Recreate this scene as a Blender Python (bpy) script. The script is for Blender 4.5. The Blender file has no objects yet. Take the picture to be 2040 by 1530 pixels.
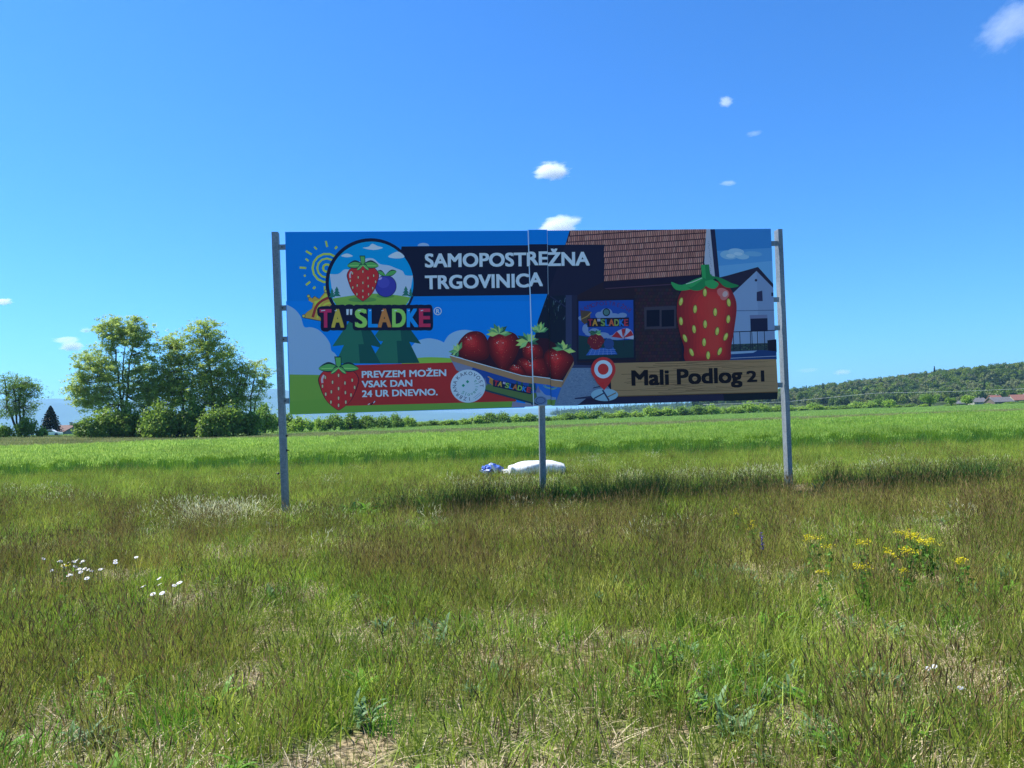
import bpy, bmesh, math, random
import numpy as np
from mathutils import Vector, Matrix, Euler

# ------------------------------------------------------------------ scene, camera, light
S = bpy.context.scene
COL = S.collection
rad = math.radians
FPX, CXP, CYP = 1532.0, 1020.0, 765.0        # focal length and centre in photo pixels
EYE = 1.5
PITCH = math.atan(68.0 / FPX)
ROLL = rad(2.0)
fwd = Vector((0, math.cos(PITCH), math.sin(PITCH)))
r0 = Vector((1, 0, 0)); u0 = r0.cross(fwd)
RT = r0 * math.cos(ROLL) - u0 * math.sin(ROLL)
UP = u0 * math.cos(ROLL) + r0 * math.sin(ROLL)
CAMP = Vector((0, 0, EYE))
cam = bpy.data.cameras.new("camera"); camo = bpy.data.objects.new("camera", cam); COL.objects.link(camo)
M = Matrix((RT, UP, -fwd)).transposed().to_4x4(); M.translation = CAMP
camo.matrix_world = M
cam.sensor_width = 36; cam.lens = 36 * FPX / 2040
cam.clip_start = 0.05; cam.clip_end = 60000
S.camera = camo

SUN_EL = rad(53)
SUN_DIR = Vector((-0.70, 0.23, 0)).normalized() * math.cos(SUN_EL) + Vector((0, 0, math.sin(SUN_EL)))  # towards the sun
sl = bpy.data.lights.new("sun", 'SUN'); sl.energy = 5.0; sl.angle = rad(0.53); sl.color = (1.0, 0.955, 0.88)
so = bpy.data.objects.new("sun", sl); COL.objects.link(so)
so.rotation_euler = (-SUN_DIR).to_track_quat('-Z', 'Y').to_euler()
W = bpy.data.worlds.new("World"); S.world = W; W.use_nodes = True
nt = W.node_tree; nt.nodes.clear()
sky = nt.nodes.new('ShaderNodeTexSky'); sky.sky_type = 'NISHITA'; sky.sun_disc = False
sky.sun_elevation = SUN_EL; sky.sun_rotation = math.atan2(SUN_DIR.x, SUN_DIR.y)
sky.altitude = 200; sky.air_density = 1.0; sky.dust_density = 0.5; sky.ozone_density = 5.0
hs = nt.nodes.new('ShaderNodeHueSaturation'); hs.inputs['Saturation'].default_value = 1.12
bg = nt.nodes.new('ShaderNodeBackground'); bg.inputs['Strength'].default_value = 0.11
wo = nt.nodes.new('ShaderNodeOutputWorld')
tn = nt.nodes.new('ShaderNodeVectorMath'); tn.operation = 'MULTIPLY'; tn.inputs[1].default_value = (0.25, 0.625, 0.97)
nt.links.new(sky.outputs[0], hs.inputs['Color']); nt.links.new(hs.outputs[0], tn.inputs[0]); nt.links.new(tn.outputs[0], bg.inputs[0]); nt.links.new(bg.outputs[0], wo.inputs[0])
vs = S.view_settings; vs.view_transform = 'Standard'; vs.look = 'None'; vs.exposure = 1.05; vs.gamma = 1
cy = S.cycles
cy.max_bounces = 7; cy.diffuse_bounces = 3; cy.transmission_bounces = 3; cy.transparent_max_bounces = 8; cy.volume_bounces = 4
cy.use_denoising = True; cy.denoiser = 'OPENIMAGEDENOISE'; cy.denoising_prefilter = 'NONE'; cy.denoising_input_passes = 'RGB_ALBEDO_NORMAL'
S.render.film_transparent = False

# ------------------------------------------------------------------ helpers
rng = np.random.default_rng(7)
random.seed(7)

def ray(px, py):
    return (fwd + RT * ((px - CXP) / FPX) + UP * ((CYP - py) / FPX))
def at(px, py, Y):
    """point seen at photo pixel (px,py) whose world distance north is Y"""
    v = ray(px, py); return CAMP + v * (Y / v.y)
def on_ground(px, py, h=0.0):
    v = ray(px, py); return CAMP + v * ((h - EYE) / v.z)
def hor(px):
    return 833.0 - (px - 1020.0) * math.tan(ROLL)

def mat(name):
    m = bpy.data.materials.new(name); m.use_nodes = True
    n = m.node_tree; b = n.nodes['Principled BSDF']
    return m, n, b
def simple(name, col, rough=0.6, metal=0.0, spec=0.5, noise=0.0, nscale=8.0, bump=0.0, coords='Object'):
    m, n, b = mat(name)
    b.inputs['Roughness'].default_value = rough; b.inputs['Metallic'].default_value = metal
    b.inputs['Specular IOR Level'].default_value = spec
    if noise or bump:
        tc = n.nodes.new('ShaderNodeTexCoord'); nz = n.nodes.new('ShaderNodeTexNoise')
        nz.inputs['Scale'].default_value = nscale; nz.inputs['Detail'].default_value = 6
        n.links.new(tc.outputs[coords], nz.inputs['Vector'])
        mp = n.nodes.new('ShaderNodeMapRange')
        mp.inputs['From Min'].default_value = 0.3; mp.inputs['From Max'].default_value = 0.7
        mp.inputs['To Min'].default_value = 1 - noise; mp.inputs['To Max'].default_value = 1 + noise
        n.links.new(nz.outputs[0], mp.inputs['Value'])
        mx = n.nodes.new('ShaderNodeVectorMath'); mx.operation = 'SCALE'
        mx.inputs[0].default_value = col; n.links.new(mp.outputs[0], mx.inputs['Scale'])
        n.links.new(mx.outputs[0], b.inputs['Base Color'])
        if bump:
            bp = n.nodes.new('ShaderNodeBump'); bp.inputs['Strength'].default_value = bump
            n.links.new(nz.outputs[0], bp.inputs['Height']); n.links.new(bp.outputs[0], b.inputs['Normal'])
    else:
        b.inputs['Base Color'].default_value = (*col, 1)
    return m
def leafmat(name, ca, cb, trans=0.35, patch=0.0, pscale=0.5, tintmix=None):
    """leaf: colour varies from leaf to leaf (attribute v), from plant to plant (instancer tint)"""
    m, n, b = mat(name); L = n.links
    a = n.nodes.new('ShaderNodeAttribute'); a.attribute_name = 'v'
    ti = n.nodes.new('ShaderNodeAttribute'); ti.attribute_name = 'tint'; ti.attribute_type = 'INSTANCER'
    mx = n.nodes.new('ShaderNodeMix'); mx.data_type = 'RGBA'
    mx.inputs['A'].default_value = (*ca, 1); mx.inputs['B'].default_value = (*cb, 1)
    L.new(a.outputs['Fac'], mx.inputs['Factor'])
    out = mx.outputs['Result']
    if tintmix is not None:
        m2 = n.nodes.new('ShaderNodeMix'); m2.data_type = 'RGBA'
        m2.inputs['B'].default_value = (*tintmix, 1); L.new(out, m2.inputs['A'])
        ml = n.nodes.new('ShaderNodeMath'); ml.operation = 'MULTIPLY'; ml.inputs[1].default_value = 0.62
        L.new(ti.outputs['Fac'], ml.inputs[0]); L.new(ml.outputs[0], m2.inputs['Factor']); out = m2.outputs['Result']
    if patch:
        g = n.nodes.new('ShaderNodeNewGeometry'); nz = n.nodes.new('ShaderNodeTexNoise')
        nz.inputs['Scale'].default_value = pscale; nz.inputs['Detail'].default_value = 4
        L.new(g.outputs['Position'], nz.inputs['Vector'])
        mp = n.nodes.new('ShaderNodeMapRange'); mp.inputs['From Min'].default_value = .3; mp.inputs['From Max'].default_value = .7
        mp.inputs['To Min'].default_value = 1 - patch; mp.inputs['To Max'].default_value = 1 + patch
        L.new(nz.outputs[0], mp.inputs['Value'])
        sc = n.nodes.new('ShaderNodeVectorMath'); sc.operation = 'SCALE'
        L.new(out, sc.inputs[0]); L.new(mp.outputs[0], sc.inputs['Scale']); out = sc.outputs[0]
    b.inputs['Roughness'].default_value = 0.55; b.inputs['Specular IOR Level'].default_value = 0.3
    L.new(out, b.inputs['Base Color'])
    tr = n.nodes.new('ShaderNodeBsdfTranslucent'); L.new(out, tr.inputs[0])
    ms = n.nodes.new('ShaderNodeMixShader'); ms.inputs[0].default_value = trans
    o = n.nodes['Material Output']
    L.new(b.outputs[0], ms.inputs[1]); L.new(tr.outputs[0], ms.inputs[2]); L.new(ms.outputs[0], o.inputs['Surface'])
    return m

def tag(o, label=None, cat=None, group=None, kind=None):
    if label: o['label'] = label
    if cat: o['category'] = cat
    if group: o['group'] = group
    if kind: o['kind'] = kind
    return o
def link(o, parent=None):
    COL.objects.link(o)
    if parent is not None: o.parent = parent
    return o
def empty(name, loc, rz=0):
    o = bpy.data.objects.new(name, None); o.empty_display_size = 0.2
    o.location = loc; o.rotation_euler = (0, 0, rz); COL.objects.link(o); return o
def obj(name, me, parent=None, loc=None):
    o = bpy.data.objects.new(name, me)
    if loc is not None: o.location = loc
    return link(o, parent)
def copy_tree(o, parent=None):
    c = o.copy(); COL.objects.link(c); c.parent = parent
    for ch in o.children: copy_tree(ch, c)
    return c

def np_mesh(name, V, F, mats, v=None, mi=None, smooth=False):
    """V (n,3), F (m,k) uniform polygons"""
    me = bpy.data.meshes.new(name)
    V = np.asarray(V, dtype=np.float32); F = np.asarray(F, dtype=np.int32)
    m, k = F.shape
    me.vertices.add(len(V)); me.vertices.foreach_set('co', V.ravel())
    me.loops.add(m * k); me.loops.foreach_set('vertex_index', F.ravel())
    me.polygons.add(m); me.polygons.foreach_set('loop_start', np.arange(0, m * k, k, dtype=np.int32))
    if mi is not None: me.polygons.foreach_set('material_index', np.asarray(mi, dtype=np.int32))
    me.update(calc_edges=True)
    if v is not None:
        a = me.attributes.new('v', 'FLOAT', 'FACE'); a.data.foreach_set('value', np.asarray(v, dtype=np.float32))
    for mm in mats: me.materials.append(mm)
    if smooth: me.polygons.foreach_set('use_smooth', np.ones(m, dtype=bool))
    return me

class MB:
    """collects boxes, tubes and polygons; build() links them as one mesh object"""
    def __init__(s): s.bm = bmesh.new()
    def box(s, c, d, rot=None, mi=0):
        r = bmesh.ops.create_cube(s.bm, size=1)
        Mx = Matrix.Translation(c) @ (rot.to_4x4() if rot else Matrix()) @ Matrix.Diagonal((*d, 1))
        bmesh.ops.transform(s.bm, matrix=Mx, verts=r['verts'])
        for f in {f for v in r['verts'] for f in v.link_faces}: f.material_index = mi
        return s
    def tube(s, pts, rs, n=8, mi=0, cap=True):
        pts = [Vector(p) for p in pts]
        if not hasattr(rs, '__len__'): rs = [rs] * len(pts)
        rings = []
        for i, p in enumerate(pts):
            d = (pts[min(i + 1, len(pts) - 1)] - pts[max(i - 1, 0)])
            if d.length < 1e-9: d = Vector((0, 0, 1))
            d.normalize()
            a = Vector((1, 0, 0)) if abs(d.x) < 0.8 else Vector((0, 1, 0))
            e1 = d.cross(a).normalized(); e2 = d.cross(e1)
            rings.append([s.bm.verts.new(p + (e1 * math.cos(2 * math.pi * k / n) + e2 * math.sin(2 * math.pi * k / n)) * rs[i]) for k in range(n)])
        for A, B in zip(rings, rings[1:]):
            for k in range(n):
                f = s.bm.faces.new((A[k], A[(k + 1) % n], B[(k + 1) % n], B[k])); f.material_index = mi; f.smooth = True
        if cap and n > 2:
            try:
                s.bm.faces.new(rings[0][::-1]).material_index = mi; s.bm.faces.new(rings[-1]).material_index = mi
            except ValueError: pass
        return s
    def poly(s, pts, mi=0):
        f = s.bm.faces.new([s.bm.verts.new(p) for p in pts]); f.material_index = mi; return s
    def mesh(s, name, mats, bevel=0):
        if bevel:
            bmesh.ops.bevel(s.bm, geom=[e for e in s.bm.edges], offset=bevel, segments=2, affect='EDGES', profile=0.7)
        bmesh.ops.recalc_face_normals(s.bm, faces=s.bm.faces)
        me = bpy.data.meshes.new(name); s.bm.to_mesh(me); s.bm.free()
        for m in (mats if isinstance(mats, (list, tuple)) else [mats]): me.materials.append(m)
        return me
    def build(s, name, mats, parent=None, bevel=0, loc=None):
        return obj(name, s.mesh(name, mats, bevel), parent, loc)

def vnoise(x, y, seed=0):
    xi = np.floor(x).astype(np.int64); yi = np.floor(y).astype(np.int64); fx = x - xi; fy = y - yi
    fx = fx * fx * (3 - 2 * fx); fy = fy * fy * (3 - 2 * fy)
    def h(a, b):
        n = (a * 374761393 + b * 668265263 + seed * 974711) & 0x7fffffff
        n = ((n ^ (n >> 13)) * 1274126177) & 0x7fffffff
        return ((n ^ (n >> 16)) & 0xffff) / 65535.0
    return (h(xi, yi) * (1 - fx) + h(xi + 1, yi) * fx) * (1 - fy) + (h(xi, yi + 1) * (1 - fx) + h(xi + 1, yi + 1) * fx) * fy
def fbm(x, y, seed=0, o=4):
    s = 0; a = 0.5; t = 0
    for i in range(o):
        s = s + a * vnoise(x * 2 ** i, y * 2 ** i, seed + i * 17); t += a; a *= 0.5
    return s / t
def sstep(a, b, x):
    t = np.clip((x - a) / (b - a), 0, 1); return t * t * (3 - 2 * t)

# board line on the ground (left post to right post)
BL = at(577, 826, 13.0); BR = at(1549, 795, 13.95)
POSTS = [(at(568, 1026, 13.0).x, 12.98), (at(1084, 985, 13.45).x, 13.45), (at(1573, 972, 13.95).x, 13.95)]
def gz(x, y):
    """height of the ground"""
    x = np.asarray(x, dtype=float); y = np.asarray(y, dtype=float)
    near = np.exp(-(y / 45.0) ** 2)
    z = (fbm(x * 0.35, y * 0.35, 3, 3) - 0.5) * 0.10 * near
    yb = 13.4 + 0.11 * x
    z = z + 0.10 * np.exp(-((y - yb) / 0.9) ** 2) * sstep(-3.5, 0.5, x) * (1 - sstep(5.5, 8, x))
    z = z + (fbm(x * 0.01, y * 0.01, 9, 2) - 0.5) * 0.4 * sstep(60, 200, y) + 1.05 * sstep(-40, -78, x) * sstep(66, 112, y)
    return z

# ------------------------------------------------------------------ ground, hills, mountains
def ground():
    m, n, b = mat("soil and fields"); L = n.links
    g = n.nodes.new('ShaderNodeNewGeometry')
    def noise(scale, det=6):
        z = n.nodes.new('ShaderNodeTexNoise'); z.inputs['Scale'].default_value = scale; z.inputs['Detail'].default_value = det
        L.new(g.outputs['Position'], z.inputs['Vector']); return z
    def mix(fac, A, B):
        x = n.nodes.new('ShaderNodeMix'); x.data_type = 'RGBA'
        for s, k in ((A, 'A'), (B, 'B')):
            if isinstance(s, tuple): x.inputs[k].default_value = (*s, 1)
            else: L.new(s, x.inputs[k])
        L.new(fac, x.inputs['Factor']); return x.outputs['Result']
    def ramp(sock, a, b_):
        r = n.nodes.new('ShaderNodeMapRange'); r.interpolation_type = 'SMOOTHSTEP'
        r.inputs['From Min'].default_value = a; r.inputs['From Max'].default_value = b_
        L.new(sock, r.inputs['Value']); return r.outputs[0]
    n1 = noise(3.5); n2 = noise(38, 8); n3 = noise(0.9)
    straw = mix(ramp(n2.outputs[0], .38, .62), (0.07, 0.055, 0.03), (0.33, 0.26, 0.145))
    mossy = mix(ramp(n2.outputs[0], .35, .65), (0.045, 0.06, 0.014), (0.17, 0.20, 0.05))
    near = mix(ramp(n1.outputs[0], .42, .56), straw, mossy)
    near = mix(ramp(n3.outputs[0], .45, .7), near, mossy)
    sep = n.nodes.new('ShaderNodeSeparateXYZ'); L.new(g.outputs['Position'], sep.inputs[0])
    n4 = noise(0.04, 3)
    wob = n.nodes.new('ShaderNodeMath'); wob.operation = 'MULTIPLY_ADD'; wob.inputs[1].default_value = 10; L.new(n4.outputs[0], wob.inputs[0]); L.new(sep.outputs[1], wob.inputs[2])
    yy = wob.outputs[0]
    c = mix(ramp(yy, 29, 33), near, (0.07, 0.14, 0.025))
    nb = noise(0.6, 5)
    brown = mix(ramp(nb.outputs[0], .35, .65), (0.10, 0.14, 0.045), (0.18, 0.18, 0.08))
    c = mix(ramp(yy, 62, 68), c, brown)
    c = mix(ramp(yy, 118, 124), c, (0.15, 0.25, 0.06))
    nf = noise(0.004, 3)
    farc0 = mix(ramp(nf.outputs[0], .4, .6), (0.05, 0.12, 0.03), (0.14, 0.20, 0.06))
    c = mix(ramp(yy, 430, 470), c, farc0)
    L.new(c, b.inputs['Base Color']); b.inputs['Roughness'].default_value = 0.95; b.inputs['Specular IOR Level'].default_value = 0.1
    bp = n.nodes.new('ShaderNodeBump'); bp.inputs['Strength'].default_value = 0.6; bp.inputs['Distance'].default_value = 0.03
    L.new(n2.outputs[0], bp.inputs['Height']); L.new(bp.outputs[0], b.inputs['Normal'])
    xs = np.concatenate([-np.geomspace(13000, 12, 40), np.linspace(-11, 11, 90), np.geomspace(12, 13000, 40)])
    ys = np.concatenate([[-1900, -400, -60, -10], np.linspace(-3, 30, 120), np.geomspace(31, 13500, 90)])
    X, Y = np.meshgrid(xs, ys); Z = gz(X, Y)
    Vv = np.stack([X.ravel(), Y.ravel(), Z.ravel()], 1)
    nx, ny = len(xs), len(ys)
    i = np.arange(nx * ny).reshape(ny, nx)
    F = np.stack([i[:-1, :-1], i[:-1, 1:], i[1:, 1:], i[1:, :-1]], -1).reshape(-1, 4)
    o = obj("ground", np_mesh("ground", Vv, F, [m], smooth=True)); tag(o, kind='structure')
ground()

def ridge(name, pts, Y0, Y1, m, rough, seed, z0=-0.5):
    """hill whose skyline, seen from the road, runs through (px, height above the horizon in px) at distance Y1"""
    px = np.array([p[0] for p in pts], float); hh = np.array([p[1] for p in pts], float)
    xsm = (px - 1020) / FPX * Y1; hm = hh / FPX * Y1
    xs = np.linspace(xsm[0], xsm[-1], 220); top = np.interp(xs, xsm, hm)
    ts = np.linspace(0, 1.6, 26)
    V = []
    for t in ts:
        Y = Y0 + (Y1 - Y0) * t
        prof = math.sin(min(t, 1) * math.pi / 2) ** 1.3 if t <= 1 else math.cos((t - 1) / 0.6 * math.pi / 2)
        nz = (fbm(xs / rough + 50, np.full_like(xs, Y / rough), seed, 4) - 0.5)
        z = top * prof * (1 + nz * (0.55 if 0 < t < 1 else 0.12)) + z0
        if t == ts[-1]: z = z * 0 + z0
        V.append(np.stack([xs * (Y / Y1 if Y1 > 5000 else 1), np.full_like(xs, Y), z], 1))
    V = np.concatenate(V); nx = len(xs); ny = len(ts)
    i = np.arange(nx * ny).reshape(ny, nx)
    F = np.stack([i[:-1, :-1], i[:-1, 1:], i[1:, 1:], i[1:, :-1]], -1).reshape(-1, 4)
    o = obj(name, np_mesh(name, V, F, [m], smooth=True)); tag(o, kind='structure'); return o
m_mount = simple("mountain forest", (0.035, 0.065, 0.035), 0.95, spec=0.1, noise=0.35, nscale=0.002)
m_mount2 = simple("mountain forest far", (0.05, 0.075, 0.05), 0.95, spec=0.1, noise=0.3, nscale=0.002)
ridge("mountains", [(-1400, 40), (-800, 62), (-300, 58), (-60, 74), (60, 70), (110, 72), (200, 66), (330, 60), (480, 62), (560, 66), (620, 52), (720, 34), (800, 24), (870, 15), (960, 11), (1060, 8), (1200, 6), (1400, 3)],
      7200, 9300, m_mount, 900, 5)
ridge("mountains", [(300, 60), (560, 50), (700, 30), (860, 24), (960, 20), (1060, 18), (1150, 15), (1300, 10), (1500, 4)],
      10200, 11800, m_mount2, 1400, 15)
m_hill = simple("hill soil", (0.04, 0.06, 0.02), 0.95, spec=0.1, noise=0.3, nscale=0.05)

# ------------------------------------------------------------------ grass prototypes and scatter
def blades(n, spread, h0, h1, w, lean, curl, segs=3, seed=0, head=None, flat=False):
    """a clump of grass: strips that taper and bend; head=(length, width) adds a seed head"""
    r = np.random.default_rng(seed); V = []; F = []; v = []; mi = []
    for k in range(n):
        a = r.uniform(0, 2 * math.pi); d = spread * math.sqrt(r.uniform()); bx, by = d * math.cos(a), d * math.sin(a)
        la = a + r.normal(0, 0.9); h = r.uniform(h0, h1); ln = abs(r.normal(0, lean)) + 0.02
        if flat: ln = r.uniform(0.9, 1.45)
        wa = r.uniform(0, math.pi); wx, wy = math.cos(wa) * w / 2, math.sin(wa) * w / 2
        c = r.uniform(0, curl); val = r.uniform()
        x, y, z = bx, by, -0.01; ang = ln; st = h / segs; base = len(V)
        for s in range(segs + 1):
            tp = 1 - (s / segs) ** 1.6
            if s < segs:
                V += [(x - wx * tp, y - wy * tp, z), (x + wx * tp, y + wy * tp, z)]
            else: V.append((x, y, z))
            if s < segs:
                x += math.sin(ang) * math.cos(la) * st; y += math.sin(ang) * math.sin(la) * st; z += math.cos(ang) * st; ang += c / segs
                if flat and z < 0.01: z = 0.01 + 0.02 * r.uniform()
        for s in range(segs - 1):
            b = base + 2 * s; F.append((b, b + 1, b + 3, b + 2)); v.append(val); mi.append(0)
        b = base + 2 * (segs - 1); F.append((b, b + 1, b + 2)); v.append(val); mi.append(0)
        if head:
            hl, hw = head; px_, py_, pz = V[-1]; dx, dy, dz = math.sin(ang) * math.cos(la), math.sin(ang) * math.sin(la), math.cos(ang)
            hl *= r.uniform(.6, 1.2)
            for q in range(2):
                qa = wa + q * 1.57; ex, ey = math.cos(qa) * hw / 2, math.sin(qa) * hw / 2
                b = len(V)
                V += [(px_ - dx * hl * .4, py_ - dy * hl * .4, pz - dz * hl * .4), (px_ + ex, py_ + ey, pz), (px_ + dx * hl * .6, py_ + dy * hl * .6, pz + dz * hl * .6), (px_ - ex, py_ - ey, pz)]
                F.append((b, b + 1, b + 2, b + 3)); v.append(val); mi.append(1)
    return V, F, v, mi
def leaves_rosette(n, L_, w, up, seed):
    r = np.random.default_rng(seed); V = []; F = []; v = []
    for k in range(n):
        a = r.uniform(0, 6.283); ln = L_ * r.uniform(.6, 1.2); e = r.uniform(up * .5, up); ww = w * r.uniform(.7, 1.2); val = r.uniform()
        dx, dy = math.cos(a), math.sin(a); b = len(V); x = y = 0; z = 0.0; ang = e; z = r.uniform(0, 0.03)
        x, y = r.normal(0, .03), r.normal(0, .03)
        prof = [0.25, 0.9, 1.0, 0.7]
        for s in range(4):
            V += [(x + dy * ww / 2 * prof[s], y - dx * ww / 2 * prof[s], z), (x - dy * ww / 2 * prof[s], y + dx * ww / 2 * prof[s], z)]
            x += dx * math.cos(ang) * ln / 4; y += dy * math.cos(ang) * ln / 4; z += math.sin(ang) * ln / 4; ang -= 0.32
        V.append((x, y, z))
        for s in range(3):
            q = b + 2 * s; F.append((q, q + 1, q + 3, q + 2)); v.append(val)
        F.append((b + 6, b + 7, b + 8)); v.append(val)
    return V, F, v, [0] * len(F)
def proto(name, data, mats):
    V, F, v, mi = data
    me = bpy.data.meshes.new(name); me.from_pydata(V, [], F); me.update()
    me.polygons.foreach_set('material_index', np.array(mi, dtype=np.int32))
    a = me.attributes.new('v', 'FLOAT', 'FACE'); a.data.foreach_set('value', np.array(v, dtype=np.float32))
    for m in mats: me.materials.append(m)
    return bpy.data.objects.new(name, me)

def scatter(name, protos, P, idx, scale, rot, tint, **tags):
    """one stuff object: points that carry copies of the prototype clumps"""
    c = bpy.data.collections.new(name + " clumps")
    for k, p in enumerate(protos):
        p.name = "clump_%02d" % k if False else "%s_%s" % (name, chr(97 + k)); c.objects.link(p)
    n = len(P)
    me = bpy.data.meshes.new(name); me.vertices.add(n); me.vertices.foreach_set('co', np.asarray(P, dtype=np.float32).ravel())
    def att(nm, ty, arr, key='value'):
        a = me.attributes.new(nm, ty, 'POINT'); a.data.foreach_set(key, arr)
    att('idx', 'INT', np.asarray(idx, dtype=np.int32)); att('scl', 'FLOAT', np.asarray(scale, dtype=np.float32))
    att('rot', 'FLOAT_VECTOR', np.asarray(rot, dtype=np.float32).ravel(), 'vector'); att('tint', 'FLOAT', np.asarray(tint, dtype=np.float32))
    o = obj(name, me)
    g = bpy.data.node_groups.new(name + " scatter", 'GeometryNodeTree')
    g.interface.new_socket('Geometry', in_out='INPUT', socket_type='NodeSocketGeometry')
    g.interface.new_socket('Geometry', in_out='OUTPUT', socket_type='NodeSocketGeometry')
    N = g.nodes; L = g.links
    gi = N.new('NodeGroupInput'); go = N.new('NodeGroupOutput'); ip = N.new('GeometryNodeInstanceOnPoints')
    ci = N.new('GeometryNodeCollectionInfo'); ci.inputs['Collection'].default_value = c
    ci.inputs['Separate Children'].default_value = True; ci.inputs['Reset Children'].default_value = True
    def na(nm, ty):
        x = N.new('GeometryNodeInputNamedAttribute'); x.data_type = ty; x.inputs['Name'].default_value = nm; return x.outputs[0]
    L.new(gi.outputs[0], ip.inputs['Points']); L.new(ci.outputs[0], ip.inputs['Instance'])
    ip.inputs['Pick Instance'].default_value = True
    L.new(na('idx', 'INT'), ip.inputs['Instance Index']); L.new(na('rot', 'FLOAT_VECTOR'), ip.inputs['Rotation'])
    L.new(na('scl', 'FLOAT'), ip.inputs['Scale'])
    L.new(ip.outputs[0], go.inputs[0])
    md = o.modifiers.new('scatter', 'NODES'); md.node_group = g
    tag(o, **tags); return o

def wedge(y0, y1, dens, k=0.72, side=2.5):
    """random points in the strip of ground the picture (and a step aside) can see"""
    A = (k * (y1 ** 2 - y0 ** 2)) + 2 * side * (y1 - y0); n = int(A * dens)
    y = rng.uniform(y0, y1, n * 2); w = k * y + side
    keep = rng.uniform(0, k * y1 + side, n * 2) < w; y = y[keep]; w = w[keep]
    # trim to count
    if len(y) > n: y = y[:n]; w = w[:n]
    x = rng.uniform(-1, 1, len(y)) * w
    return x, y

m_green = leafmat("grass green", (0.07, 0.15, 0.011), (0.38, 0.50, 0.055), .42, .4, .9, tintmix=(0.40, 0.37, 0.08))
m_stalk = leafmat("grass stalk", (0.07, 0.115, 0.014), (0.33, 0.38, 0.06), .35, .4, .7, tintmix=(0.33, 0.21, 0.075))
m_seed = leafmat("seed head", (0.045, 0.03, 0.014), (0.36, 0.25, 0.09), .25, .35, .7)
m_straw = leafmat("dry straw", (0.34, 0.26, 0.14), (0.66, 0.55, 0.36), .2, .2, 1.5)
m_broad = leafmat("broad leaf", (0.09, 0.22, 0.018), (0.20, 0.42, 0.045), .45)
m_blue = leafmat("grey green leaf", (0.10, 0.20, 0.07), (0.22, 0.35, 0.16), .35)
m_pale = leafmat("pale awn", (0.58, 0.60, 0.34), (0.84, 0.82, 0.56), .45, .15, 1.0)
m_barley = leafmat("barley leaf", (0.085, 0.19, 0.014), (0.25, 0.40, 0.03), .5, .3, .45)
m_barley_shaded = leafmat("barley leaf shade-darkened", (0.035, 0.11, 0.018), (0.09, 0.23, 0.03), .4, .2, .4)  # darker green paints in the shaded front of the crop
m_ear = leafmat("barley ear", (0.28, 0.45, 0.06), (0.52, 0.67, 0.17), .5, .15, .3)

m_strip_shaded = leafmat('strip grass shade-darkened', (0.02, 0.06, 0.012), (0.09, 0.20, 0.03), .3)  # dark green grass, deepened by board shade put into its colour
P_ = []
P_ += [proto("a", blades(52, .15, .05, .20, .0052, .6, 1.3, seed=s), [m_green]) for s in (1, 2, 3)]                       # 0-2 short green
P_ += [proto("b", blades(30, .09, .16, .46, .0040, .24, .55, seed=s, head=(.07, .0052)), [m_stalk, m_seed]) for s in (4, 5, 6)]  # 3-5 tall thin stems
P_ += [proto("c", blades(40, .16, .08, .26, .0050, .5, .9, seed=s, flat=True), [m_straw]) for s in (7, 8)]                  # 6-7 thatch
P_ += [proto("d", leaves_rosette(12, .15, .032, 1.2, s), [m_broad]) for s in (9, 10)]                                         # 8-9 rosettes
P_ += [proto("e", blades(30, .09, .12, .28, .0068, .32, .9, seed=s), [m_broad]) for s in (11, 12)]                             # 10-11 bright blades
P_ += [proto("f", leaves_rosette(18, .10, .02, 1.4, s), [m_blue]) for s in (13,)]                                             # 12 grey green
P_ += [proto("g", blades(50, .16, .22, .50, .0045, .6, 1.3, seed=s, head=(.13, .009)), [m_stalk, m_pale]) for s in (14, 15)]  # 13-14 pale feathery
P_ += [proto("h", blades(28, .13, .26, .52, .0064, .3, .8, seed=s), [m_green]) for s in (16,)]                                # 15 tall leafy grass

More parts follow.
